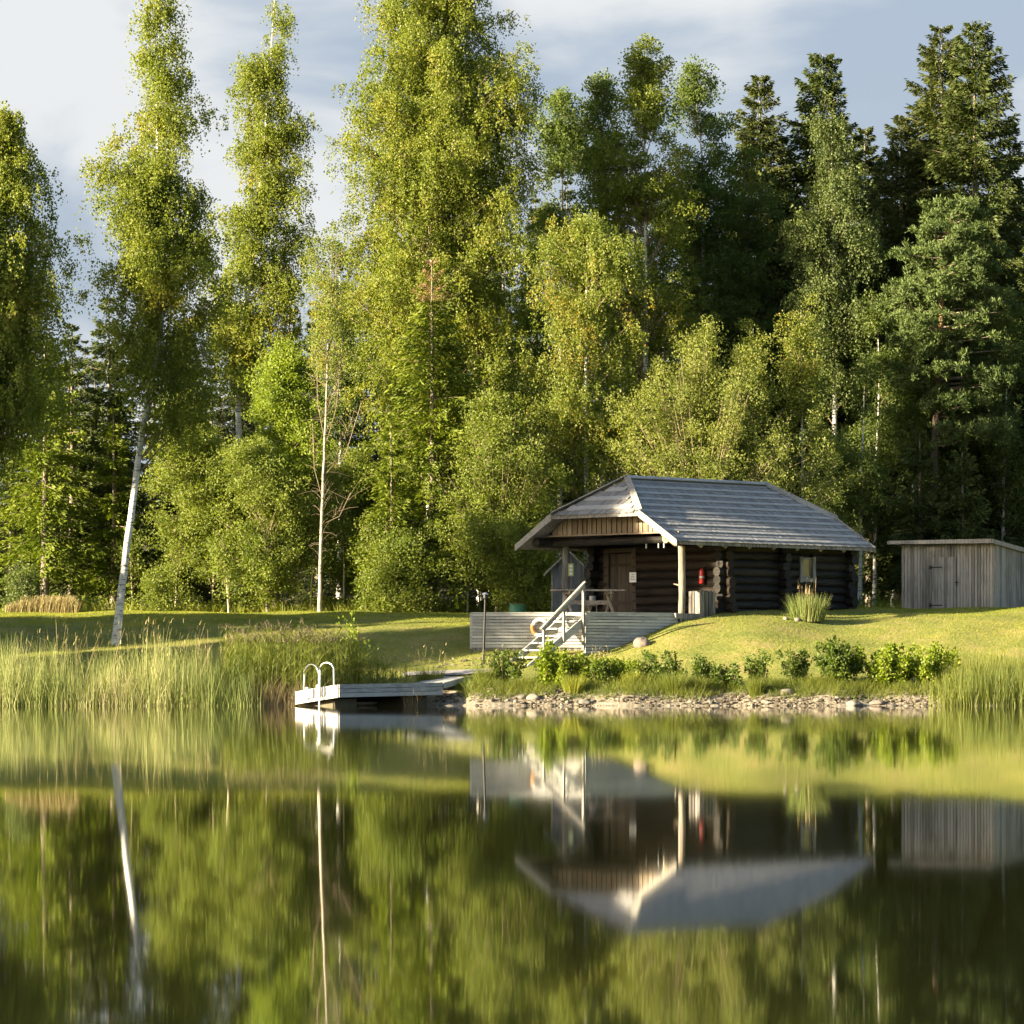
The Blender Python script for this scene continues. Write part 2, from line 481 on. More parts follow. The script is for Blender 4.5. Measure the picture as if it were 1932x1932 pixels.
def build_ground():
    xs = np.unique(np.concatenate([np.linspace(-1500, -60, 14), np.linspace(-60, -18, 30), np.linspace(-18, 18, 190), np.linspace(18, 60, 30), np.linspace(60, 1500, 14)]))
    ys = np.unique(np.concatenate([np.linspace(60, 114, 8), np.linspace(114, 124, 80), np.linspace(124, 148, 110), np.linspace(148, 220, 30), np.linspace(220, 2600, 14)]))
    XX, YY = np.meshgrid(xs, ys)
    ZZ = tz(XX, YY)
    bank = (YY > 119.5) & (YY < 123) & (np.abs(XX) < 18)
    ZZ = ZZ + np.where(bank, rng.normal(0, 0.022, XX.shape), 0)
    V = np.stack([XX, YY, ZZ], -1).reshape(-1, 3)
    ny, nx = XX.shape
    i = (np.arange(ny - 1)[:, None] * nx + np.arange(nx - 1)[None]).ravel()
    Fc = np.stack([i, i + 1, i + nx + 1, i + nx], -1)
    m, t, out = newmat('ground')
    b = N(t, 'ShaderNodeBsdfPrincipled', Roughness=0.95)
    co = N(t, 'ShaderNodeTexCoord'); sp = N(t, 'ShaderNodeSeparateXYZ')
    t.links.new(co.outputs['Object'], sp.inputs[0])
    n1 = N(t, 'ShaderNodeTexNoise', Scale=0.8, Detail=7.0, Roughness=0.65); t.links.new(co.outputs['Object'], n1.inputs['Vector'])
    n2 = N(t, 'ShaderNodeTexNoise', Scale=9.0, Detail=5.0); t.links.new(co.outputs['Object'], n2.inputs['Vector'])
    ad = N(t, 'ShaderNodeMath', operation='MULTIPLY_ADD'); ad.inputs[1].default_value = 0.5
    t.links.new(n2.outputs['Fac'], ad.inputs[0]); t.links.new(n1.outputs['Fac'], ad.inputs[2])
    gcol = ramp(t, ad.outputs[0], [(0.5, (0.095, 0.13, 0.02)), (0.74, (0.20, 0.205, 0.04)), (0.92, (0.30, 0.24, 0.09))])
    n3 = N(t, 'ShaderNodeTexNoise', Scale=14.0, Detail=6.0); t.links.new(co.outputs['Object'], n3.inputs['Vector'])
    scol = ramp(t, n3.outputs['Fac'], [(0.3, (0.13, 0.105, 0.075)), (0.55, (0.28, 0.24, 0.18)), (0.75, (0.40, 0.36, 0.29))])
    # bare stony bank below about 0.6 m
    zz = N(t, 'ShaderNodeMath', operation='MULTIPLY_ADD'); zz.inputs[1].default_value = 0.30
    t.links.new(n1.outputs['Fac'], zz.inputs[0]); t.links.new(sp.outputs['Z'], zz.inputs[2])
    r = N(t, 'ShaderNodeMapRange'); r.inputs['From Min'].default_value = 0.58; r.inputs['From Max'].default_value = 0.70
    t.links.new(zz.outputs[0], r.inputs['Value'])
    mx = N(t, 'ShaderNodeMix', data_type='RGBA'); t.links.new(r.outputs[0], mx.inputs['Factor'])
    t.links.new(scol, mx.inputs['A']); t.links.new(gcol, mx.inputs['B'])
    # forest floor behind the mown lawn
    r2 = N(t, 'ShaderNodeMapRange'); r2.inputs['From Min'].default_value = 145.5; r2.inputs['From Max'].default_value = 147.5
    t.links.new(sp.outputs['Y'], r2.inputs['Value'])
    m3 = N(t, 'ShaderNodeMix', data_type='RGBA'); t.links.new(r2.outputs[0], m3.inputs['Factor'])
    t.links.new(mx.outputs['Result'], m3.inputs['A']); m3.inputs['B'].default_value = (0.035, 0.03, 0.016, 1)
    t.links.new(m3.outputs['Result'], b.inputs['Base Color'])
    bp = N(t, 'ShaderNodeBump', Strength=0.6, Distance=0.05)
    t.links.new(n2.outputs['Fac'], bp.inputs['Height']); t.links.new(bp.outputs[0], b.inputs['Normal'])
    t.links.new(b.outputs[0], out.inputs['Surface'])
    o = obj_np('ground', V, Fc, m, shade=True)
    o['kind'] = 'structure'


build_ground()


def build_water():
    xs = np.array([-1500, -60, -20, 20, 60, 1500.]); ys = np.array([-400, 0, 40, 90, 124.])
    XX, YY = np.meshgrid(xs, ys)
    V = np.stack([XX, YY, XX * 0], -1).reshape(-1, 3); nx = len(xs)
    i = (np.arange(len(ys) - 1)[:, None] * nx + np.arange(nx - 1)[None]).ravel()
    m, t, out = newmat('water')
    b = N(t, 'ShaderNodeBsdfPrincipled', IOR=1.333)
    b.inputs['Base Color'].default_value = (0.016, 0.018, 0.006, 1)
    co = N(t, 'ShaderNodeTexCoord'); sp = N(t, 'ShaderNodeSeparateXYZ'); t.links.new(co.outputs['Object'], sp.inputs[0])
    # sheltered calm strip along the bank, faint wind ripple farther out
    r = N(t, 'ShaderNodeMapRange'); r.inputs['From Min'].default_value = 104; r.inputs['From Max'].default_value = 114
    r.inputs['To Min'].default_value = 0.027; r.inputs['To Max'].default_value = 0.0
    t.links.new(sp.outputs['Y'], r.inputs['Value'])
    t.links.new(r.outputs[0], b.inputs['Roughness'])
    t.links.new(b.outputs[0], out.inputs['Surface'])
    o = obj_np('water', V, np.stack([i, i + 1, i + nx + 1, i + nx], -1), m)
    o['kind'] = 'structure'


build_water()

# ------------------------------------------------------------------ foliage helpers


def unit(v):
    return v / (np.linalg.norm(v, axis=-1, keepdims=True) + 1e-9)


def kites(Pt, D, size, ratio, R=None):
    """leaf-shaped quads: base Pt, pointing along D"""
    n = len(Pt)
    D = unit(D)
    R = unit(rng.normal(size=(n, 3))) if R is None else R
    Wd = unit(np.cross(D, R))
    s = np.asarray(size).reshape(-1, 1) * np.ones((n, 1))
    V = np.stack([Pt, Pt + D * s * 0.5 - Wd * s * ratio, Pt + D * s, Pt + D * s * 0.5 + Wd * s * ratio], 1)
    return V


def emit(name, Vq, mat, parent, rnd=None):
    n = len(Vq)
    rnd = rng.uniform(0, 1, n) if rnd is None else rnd
    return obj_np(name, Vq.reshape(-1, 3), np.arange(n * 4).reshape(n, 4), mat, parent, rnd=np.repeat(rnd, 4))


def leaf_strands(C, per, leaves, length, out, size, center):
    """pendulous twigs hanging from clump centres C; returns kites"""
    n = len(C)
    S = np.repeat(C, per, 0) + rng.normal(0, 1, (n * per, 3)) * np.array([0.19, 0.19, 0.10])
    L = rng.uniform(0.25, 1.35, (n * per, 1)) * length * np.repeat(rng.uniform(.6, 1.3, (n, 1)), per, 0)
    o = S - center; o[:, 2] = 0
    o = unit(o + rng.normal(0, 0.5, o.shape) * np.linalg.norm(o, axis=1, keepdims=True)) * out
    o[:, 2] = rng.uniform(-0.1, 0.25, n * per)
    t = np.tile(np.linspace(0.05, 1, leaves), n * per)[:, None] + rng.uniform(-0.04, 0.04, (n * per * leaves, 1))
    S = np.repeat(S, leaves, 0); L = np.repeat(L, leaves, 0); o = np.repeat(o, leaves, 0)
    Pt = S + o * L * t + np.array([0, 0, -1.0]) * L * np.abs(t) ** 1.6
    Pt = Pt + rng.normal(0, 0.055, Pt.shape)
    D = rng.normal(0, 0.7, Pt.shape) + np.array([0, 0, -0.75])
    return kites(Pt, D, rng.uniform(0.7, 1.25, len(Pt)) * size, 0.36)


def leaf_puffs(C, n_leaf, rad, size, up=0.3, flat=0.8):
    n = len(C)
    d = unit(rng.normal(size=(n * n_leaf, 3)))
    r = rad * rng.uniform(0.15, 1, (n * n_leaf, 1)) ** 0.6 * np.repeat(rng.uniform(0.6, 1.3, (n, 1)), n_leaf, 0)
    Pt = np.repeat(C, n_leaf, 0) + d * r * np.array([1, 1, flat])
    D = d * 0.7 + rng.normal(0, 0.6, d.shape) + np.array([0, 0, up])
    return kites(Pt, D, rng.uniform(0.65, 1.25, len(Pt)) * size, 0.38)


def interp_outline(ol, y):
    ol = np.array(ol, float)
    return np.interp(y, ol[:, 0], ol[:, 1]), np.interp(y, ol[:, 0], ol[:, 2])


def tube_np(pts, rad, n=6):
    mb = MB(); mb.tube(pts, rad, n)
    return mb


def trunk_line(trunk, Y):
    """trunk [(x,y)] base first -> function height->point"""
    pts = np.array([P(x, y, Y) for x, y in trunk])
    zs = pts[:, 2]

    def at(z):
        return np.array([np.interp(z, zs, pts[:, 0]), np.interp(z, zs, pts[:, 1]), z])
    return pts, at


def leafy(name, label, cat, Y, outline, trunk, n, mat, style='weep', leaf=0.125, bark='birch_bark', r0=0.17,
          limbs=0.25, gap=-0.25, deep=0.8, group=None, extra_limbs=(), per=None, noise=0.55, light=1.0):
    y0, y1 = outline[0][0], outline[-1][0]
    bx, by = trunk[0]
    base = P(bx, by, Y); base[2] = float(tz(base[0], Y))
    pts, at = trunk_line(trunk, Y)
    pts[0] = base - np.array([0, 0, 0.1])
    root = thing(name, base, label, cat, group)
    # branch tips fill the silhouette measured from the photograph, with real depth; each carries a few leaf clumps
    C = np.zeros((0, 4))
    tries = 0
    fam = {'weep': 6, 'puff': 4, 'up': 4}[style]
    n = int(n * {'weep': 1.22, 'puff': 1.5, 'up': 1.7}[style])
    nt_ = max(6, n // fam + 1)
    wmax = max(1, (np.array(outline)[:, 2] - np.array(outline)[:, 1]).max())
    while len(C) < nt_ and tries < 14:
        tries += 1
        k = nt_ * 2
        y = rng.uniform(y0, y1, k)
        xl, xr = interp_outline(outline, y)
        keep = rng.uniform(0, 1, k) < (xr - xl) / wmax
        y, xl, xr = y[keep], xl[keep], xr[keep]
        a = rng.uniform(0, 2 * np.pi, len(y)); r = rng.uniform(0, 1, len(y)) ** 0.42
        hw = (xr - xl) / 2
        wob = 1 + 0.15 * lump(np.stack([np.cos(a) * 1.6, np.sin(a) * 1.6, PZ(y, Y) * 1.1 + bx], 1), 1.3)
        X = PX((xl + xr) / 2 + (hw * wob * 1.06) * r * np.cos(a), Y)
        D = Y + hw * wob * Y / F * deep * r * np.sin(a)
        Q = np.stack([X, D, PZ(y, Y), hw * Y / F], 1)
        g = lump(Q[:, :3], noise * 1.9) + 0.6 * lump(Q[:, :3] + 31.7, noise * 4.1)
        C = np.concatenate([C, Q[g > gap]])
    tips = C[:nt_]
    # the leader: short twigs close round the upper stem
    kl = max(6, nt_ // 18); zl = pts[-1][2] - (pts[-1][2] - base[2]) * 0.30 * rng.uniform(0, 1, kl) ** 2.2 + 0.16
    lead = np.array([at(min(z_, pts[-1][2])) + np.array([rng.normal(0, .22), rng.normal(0, .22), max(0, z_ - pts[-1][2])]) for z_ in zl])
    tips = np.concatenate([tips, np.concatenate([lead, np.full((kl, 1), .5)], 1)]); n += kl * fam
    # each tip hangs on a limb that leaves the trunk lower down; the leaf clumps sit along the limb's outer part
    curves = []; C = []
    for q in tips:
        c = q[:3]; ax = at(min(c[2], pts[-1][2]))
        hd = math.hypot(c[0] - ax[0], c[1] - ax[1])
        if style == 'up':
            za = base[2] + random.uniform(0.05, 0.45) * max(0.2, c[2] - base[2])
        else:
            za = max(c[2] - (0.75 * hd + random.uniform(0.2, 0.9)), base[2] + 0.12 * (pts[-1][2] - base[2]))
        za = min(za, c[2] - 0.05, pts[-1][2] - 0.05)
        a = at(za); m = a * 0.45 + c * 0.55 + np.array([0, 0, 0.22 * hd])
        curves.append((a, m, c, hd))
        t = np.linspace(0.45 if style == 'weep' else 0.5, 1.05, fam)[:, None] + rng.uniform(-.05, .05, (fam, 1))
        k = a * (1 - t) ** 2 + 2 * m * t * (1 - t) + c * t ** 2
        C.append(k + rng.normal(0, 1, (fam, 3)) * (min(0.24, 0.08 + 0.10 * q[3]) if style == 'weep' else min(0.36, 0.10 + 0.16 * q[3])) * np.array([1, 1, .8]))
    C = np.concatenate(C)[:max(n, 6)]
    C[:, 2] = np.maximum(C[:, 2], base[2] + 0.2)
    cen = np.array([PX(np.mean([o[1] + o[2] for o in outline]) / 2, Y), Y, 0])
    if style == 'weep':
        Cs = C + np.array([0, 0, 0.15])
        V = leaf_strands(Cs, per or 8, 23, 0.85, 0.30, leaf * 0.66, cen)
    elif style == 'up':
        V = leaf_puffs(C, int((per or 80) * 1.7), 0.37, leaf * 0.65, up=0.5, flat=1.15)
    else:
        V = leaf_puffs(C, int((per or 80) * 1.8), 0.39, leaf * 0.65, up=0.1, flat=0.75)
    crown = emit('crown', V, M[mat], root)
    # trunk and limbs
    h = np.array([p[2] for p in pts]); hh = (h - h[0]) / (h[-1] - h[0] + 1e-6)
    mb = MB()
    q = []; rr = []
    for i in range(len(pts) - 1):
        for s in np.linspace(0, 1, 5)[:-1] if i < len(pts) - 2 else np.linspace(0, 1, 6):
            p = pts[i] * (1 - s) + pts[i + 1] * s
            f = hh[i] * (1 - s) + hh[i + 1] * s
            q.append(p + np.array([random.uniform(-1, 1), random.uniform(-1, 1), 0]) * 0.012 * (0 < len(q)))
            rr.append(r0 * (1 - 0.94 * f) * (1 + 0.3 * math.exp(-f * 40)))
    mb.tube(q, rr, 9)
    tr = mb.build('trunk', M[bark], root, fix=False)
    lb = MB()
    for a, m, c, hd in curves:
        rad = 0.010 + 0.011 * min(hd, 2.6)
        lb.tube([a * (1 - t) ** 2 + 2 * m * t * (1 - t) + c * t * t for t in (0, .33, .66, 1)], [rad, rad * 0.8, rad * 0.5, 0.006], 4, cap=False)
    lb.build('limbs', M['twig'], root, fix=False)
    for l in extra_limbs:
        lp = [P(x, y, Y) for x, y in l[0]]
        eb = MB(); eb.tube(lp, list(np.linspace(l[1], 0.015, len(lp))), 6, cap=False)
        eb.build('branch', M[bark if l[1] > .036 else 'twig'], root, fix=False)
    return root


def spruce(name, label, Y, xc, ytop, ybot, hw, mat, yground=1160, group=None, dens=1.0, power=0.85, droop=0.38, dead=None, taper=0.0, cat='tree', r0=None):
    base = P(xc, yground, Y); base[2] = float(tz(base[0], Y))
    root = thing(name, base, label, cat, group)
    zt, zb, R = PZ(ytop, Y), max(PZ(ybot, Y), base[2] + 0.15), hw * Y / F
    H = zt - zb
    lev = int(H / 0.38)
    Ps, Ds, Sz = [], [], []
    mb = MB()
    for i in range(lev):
        t0 = (i + rng.uniform(0, 0.8)) / lev
        nb = 6 if t0 < 0.08 else 7
        for k in range(nb):
            t = min(1, t0 + rng.uniform(-0.4, 0.4) / lev)
            t = max(t, 0.01)
            z = zt - t * H
            L = min(R * t ** power, 0.10 + t * R * 4.2 + 0.25 * t) * (1 - taper * max(0, t - 0.7) / 0.3) * rng.uniform(0.62, 1.18) + 0.10
            a = 2 * math.pi * (k / nb) + rng.uniform(-0.5, 0.5) + i * 1.3
            dr = np.array([math.cos(a), math.sin(a), 0])
            sd = np.array([-math.sin(a), math.cos(a), 0])
            m = int((24 + L * 80) * dens)
            s = rng.uniform(0.0, 1, m) ** 0.85
            lat = rng.uniform(-1, 1, m) * (0.34 * L * (1.05 - s) + 0.05)
            rise = (0.55 * (1 - t) ** 2 + 0.06) * L * s - droop * (0.4 + t) * L * s ** 2 + 0.16 * L * s ** 3
            hang = -rng.uniform(0, 1, m) ** 2 * 0.30 * min(1.2, L)
            p = np.array([base[0], base[1], z]) + dr * (L * s)[:, None] + sd * lat[:, None]
            p[:, 2] += rise + hang - 0.12 * np.abs(lat)
            d = dr * rng.uniform(0.3, 1.0, (m, 1)) + sd * np.sign(lat)[:, None] * rng.uniform(0.2, 0.8, (m, 1)) + np.array([0, 0, 1]) * rng.uniform(-0.75, 0.25, (m, 1))
            Ps.append(p); Ds.append(d); Sz.append(rng.uniform(0.13, 0.26, m) * min(1.0, 0.7 + L * 0.3))
            if L > 0.8 and rng.uniform() < 0.4:
                o = np.array([base[0], base[1], z])
                q = [o, o + dr * L * 0.5 + np.array([0, 0, (0.55 * (1 - t) ** 2 + 0.06) * L * 0.5 - droop * (0.4 + t) * L * 0.25]),
                     o + dr * L * 0.92 + np.array([0, 0, (0.55 * (1 - t) ** 2 + 0.06) * L * 0.92 - droop * (0.4 + t) * L * 0.84 + 0.13 * L])]
                mb.tube(q, [0.022, 0.015, 0.007], 4, cap=False)
    Pt = np.concatenate(Ps); D = np.concatenate(Ds); S = np.concatenate(Sz)
    if dead is not None:
        k = Pt[:, 2] > PZ(dead, Y)
        emit('dead_top', kites(Pt[k][::2], D[k][::2], S[k][::2] * 0.8, 0.09), M['dead_needle'], root)
        Pt, D, S = Pt[~k], D[~k], S[~k]
    emit('crown', kites(Pt, D, S, 0.15), M[mat], root)
    r0 = r0 or 0.012 * (zt - base[2]) + 0.05
    MB().tube([base - np.array([0, 0, 0.1]), base + np.array([0.03, 0, (zt - base[2]) * 0.5]), np.array([base[0], base[1], zt - 0.05])],
              [r0, r0 * 0.55, 0.015], 8).build('trunk', M['grey_bark'], root, fix=False)
    mb.build('limbs', M['twig'], root, fix=False)
    return root


def copy_tree(o, loc, rz, sc, label, group, name=None):
    c = o.copy(); COL.objects.link(c)
    if name:
        c.name = name
    c.location = tuple(float(v) for v in loc); c.rotation_euler = (0, 0, rz); c.scale = (sc, sc, sc)
    c['label'] = label
    if group:
        c['group'] = group
    for ch in list(o.children):
        d = ch.copy(); COL.objects.link(d); d.parent = c
    return c


def ribbons(P0, tip, bend, width, segs=3, taper=0.9):
    """grass blades / reed stems: V (n,(segs+1)*2,3), faces"""
    n = len(P0)
    yaw = rng.uniform(0, np.pi, n)
    sd = np.stack([np.cos(yaw), np.sin(yaw), np.zeros(n)], 1)
    wv = np.asarray(width).reshape(-1, 1) * np.ones((n, 1))
    V = np.zeros((n, (segs + 1) * 2, 3))
    for k in range(segs + 1):
        t = k / segs
        c = P0 + tip * t + bend * t * t
        ww = wv * (1 - taper * t) / 2
        V[:, 2 * k] = c - sd * ww; V[:, 2 * k + 1] = c + sd * ww
    Fc = []
    for k in range(segs):
        Fc.append([2 * k, 2 * k + 1, 2 * k + 3, 2 * k + 2])
    Fc = np.array(Fc)
    off = (np.arange(n) * (segs + 1) * 2)[:, None, None]
    return V.reshape(-1, 3), (Fc[None] + off).reshape(-1, 4), (segs + 1) * 2


class Blades:
    def __init__(s):
        s.V = []; s.F = []; s.R = []; s.n = 0

    def add(s, P0, tip, bend, width, segs=3, taper=0.9, rnd=None):
        V, Fc, k = ribbons(P0, tip, bend, width, segs, taper)
        s.V.append(V); s.F.append(Fc + s.n); s.n += len(V)
        r = rng.uniform(0, 1, len(P0)) if rnd is None else rnd
        s.R.append(np.repeat(r, k))
        return s

    def build(s, name, mat, parent=None, origin=None):
        return obj_np(name, np.concatenate(s.V), np.concatenate(s.F), M[mat], parent, origin, rnd=np.concatenate(s.R))


# ------------------------------------------------------------------ timber colours
M['log'] = wood('log', (0.004, 0.0035, 0.0035), (0.009, 0.008, 0.007), (0.030, 0.026, 0.022), (2.2, 2.2, 26), 0.7, 0.6)
M['log_side'] = wood('log_side', (0.004, 0.003, 0.0022), (0.009, 0.006, 0.0042), (0.026, 0.018, 0.012), (2.2, 2.2, 26), 0.75, 0.6)
M['door_wood'] = wood('door_wood', (0.022, 0.017, 0.013), (0.046, 0.037, 0.028), (0.085, 0.067, 0.051), (30, 30, 1.6), 0.8, 0.4)
M['gable_wood'] = wood('gable_wood', (0.10, 0.075, 0.05), (0.185, 0.14, 0.097), (0.28, 0.22, 0.16), (26, 26, 1.5), 0.8, 0.4)
M['grey_board'] = wood('grey_board', (0.18, 0.18, 0.18), (0.31, 0.31, 0.305), (0.46, 0.455, 0.44), (3, 3, 34), 0.75, 0.35)
M['deck_board'] = wood('deck_board', (0.22, 0.225, 0.23), (0.36, 0.365, 0.365), (0.52, 0.52, 0.50), (2.2, 2.2, 40), 0.75, 0.35)
M['trim_board'] = wood('trim_board', (0.12, 0.118, 0.112), (0.215, 0.207, 0.19), (0.33, 0.315, 0.285), (14, 14, 14), 0.75, 0.35)
M['post_wood'] = wood('post_wood', (0.05, 0.042, 0.035), (0.14, 0.118, 0.095), (0.27, 0.23, 0.19), (16, 16, 1.6), 0.8, 0.7)
M['dark_post'] = wood('dark_post', (0.055, 0.050, 0.046), (0.13, 0.12, 0.11), (0.30, 0.28, 0.26), (16, 16, 1.6), 0.8, 0.7)
M['shed_board'] = wood('shed_board', (0.13, 0.118, 0.103), (0.235, 0.215, 0.19), (0.38, 0.35, 0.31), (22, 22, 1.3), 0.8, 0.35)
M['outhouse_board'] = wood('outhouse_board', (0.055, 0.065, 0.078), (0.10, 0.115, 0.135), (0.16, 0.18, 0.20), (22, 22, 1.5), 0.8, 0.3)
M['white_board'] = wood('white_board', (0.28, 0.28, 0.275), (0.42, 0.42, 0.41), (0.56, 0.56, 0.545), (3, 3, 30), 0.6, 0.2)
M['table_wood'] = wood('table_wood', (0.15, 0.12, 0.09), (0.27, 0.22, 0.17), (0.42, 0.35, 0.27), (10, 10, 10), 0.8, 0.3)
M['dark'] = plain('dark', (0.012, 0.011, 0.010), 0.9)
M['steel'] = plain('steel', (0.75, 0.75, 0.74), 0.22, 0.9, 0.04)
M['iron'] = plain('iron', (0.03, 0.03, 0.032), 0.5, 0.6)
M['rust'] = plain('rust', (0.12, 0.055, 0.03), 0.8)
M['stone'] = plain('stone', (0.14, 0.122, 0.098), 0.85, 0, 0.35, 5.0, 0.5)
M['stone_pale'] = plain('stone_pale', (0.20, 0.178, 0.145), 0.85, 0, 0.25, 7.0, 0.5)
M['stone_pink'] = plain('stone_pink', (0.17, 0.137, 0.115), 0.85, 0, 0.25, 7.0, 0.5)
M['paper'] = plain('paper', (0.78, 0.80, 0.82), 0.7, 0, 0.03)
M['ink'] = plain('ink', (0.13, 0.13, 0.14), 0.8)
M['lime_sign'] = plain('lime_sign', (0.45, 0.52, 0.16), 0.6, 0, 0.06)
M['green_paint'] = plain('green_paint', (0.035, 0.17, 0.105), 0.5, 0, 0.3, 6)
M['soot'] = plain('soot', (0.02, 0.022, 0.02), 0.8)
M['red_paint'] = plain('red_paint', (0.50, 0.035, 0.03), 0.35, 0, 0.05)
M['ring_white'] = plain('ring_white', (0.56, 0.56, 0.55), 0.6, 0, 0.08)
M['ring_orange'] = plain('ring_orange', (0.42, 0.19, 0.055), 0.6, 0, 0.15)
M['amber_pane'] = plain('amber_pane', (0.26, 0.20, 0.035), 0.3, 0, 0.2, 4)
M['concrete'] = plain('concrete', (0.10, 0.09, 0.06), 0.9, 0, 0.25, 6, 0.3)
M['path'] = plain('path', (0.26, 0.25, 0.25), 0.95, 0, 0.25, 12, 0.4)


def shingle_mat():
    """grey shingles; 'rnd' carries the board's own tone, whole part 0..1 = worn pale butt ends, above 1 = dark upper boards"""
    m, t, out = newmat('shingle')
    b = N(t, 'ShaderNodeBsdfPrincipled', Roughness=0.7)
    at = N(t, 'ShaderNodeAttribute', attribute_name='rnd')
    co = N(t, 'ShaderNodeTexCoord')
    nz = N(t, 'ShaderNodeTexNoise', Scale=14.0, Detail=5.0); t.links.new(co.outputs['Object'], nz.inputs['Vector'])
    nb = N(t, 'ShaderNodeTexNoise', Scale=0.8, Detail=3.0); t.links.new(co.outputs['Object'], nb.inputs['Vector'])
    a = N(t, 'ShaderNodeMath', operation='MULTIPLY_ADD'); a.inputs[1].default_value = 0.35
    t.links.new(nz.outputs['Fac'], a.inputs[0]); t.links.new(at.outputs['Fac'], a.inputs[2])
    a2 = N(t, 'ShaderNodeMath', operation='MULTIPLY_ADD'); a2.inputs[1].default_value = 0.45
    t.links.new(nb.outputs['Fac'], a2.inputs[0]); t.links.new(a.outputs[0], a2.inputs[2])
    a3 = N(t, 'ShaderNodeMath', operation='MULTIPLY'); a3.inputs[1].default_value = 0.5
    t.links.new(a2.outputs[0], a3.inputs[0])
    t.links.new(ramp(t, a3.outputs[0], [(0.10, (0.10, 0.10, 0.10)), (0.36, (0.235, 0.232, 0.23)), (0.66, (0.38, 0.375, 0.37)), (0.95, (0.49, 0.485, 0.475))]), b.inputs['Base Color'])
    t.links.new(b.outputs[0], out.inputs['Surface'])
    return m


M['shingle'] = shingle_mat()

# ------------------------------------------------------------------ log cabin
S2 = math.sqrt(0.5)


def cab(u, v, z):
    return np.array([4.98 + S2 * (u - v), 129 + S2 * (u + v), z])


UD = np.array([S2, S2, 0.]); VD = np.array([-S2, S2, 0.]); ZD = np.array([0, 0, 1.])
LEN, WID = 9.30, 6.83
EZ, HZZ, RZ = 5.0, 5.92, 7.05
HB, R0, R1 = 1.53, 1.445, 7.84
FLOOR = 2.80

cabin = thing('log_cabin', cab(4.6, 3.4, 2.7), 'dark log cabin with grey shingled half-hipped roof and open porch on the lake bank', 'cabin')


def roof_solid(name, mat, off, thick, parent):
    mb = MB()
    v = lambda u, vv, z: cab(u, vv, z + off)
    Wd = WID
    top = [v(0, 0, EZ), v(LEN, 0, EZ), v(LEN, HB, HZZ), v(R1, Wd / 2, RZ), v(R0, Wd / 2, RZ), v(0, HB, HZZ),
           v(0, Wd - HB, HZZ), v(0, Wd, EZ), v(LEN, Wd, EZ), v(LEN, Wd - HB, HZZ)]
    n = len(top)
    V = top + [p - ZD * thick for p in top]
    fs = [(0, 1, 2, 3, 4, 5), (5, 4, 6), (6, 4, 3, 9, 8, 7), (2, 9, 3)]
    Fs = fs + [tuple(i + n for i in f)[::-1] for f in fs]
    ring = [0, 1, 2, 9, 8, 7, 6, 5]
    for a, b in zip(ring, ring[1:] + ring[:1]):
        Fs.append((a, a + n, b + n, b))
    mb.add(V, Fs)
    return mb.build(name, mat, parent)


roof = roof_solid('roof', M['dark_post'], -0.035, 0.09, cabin)


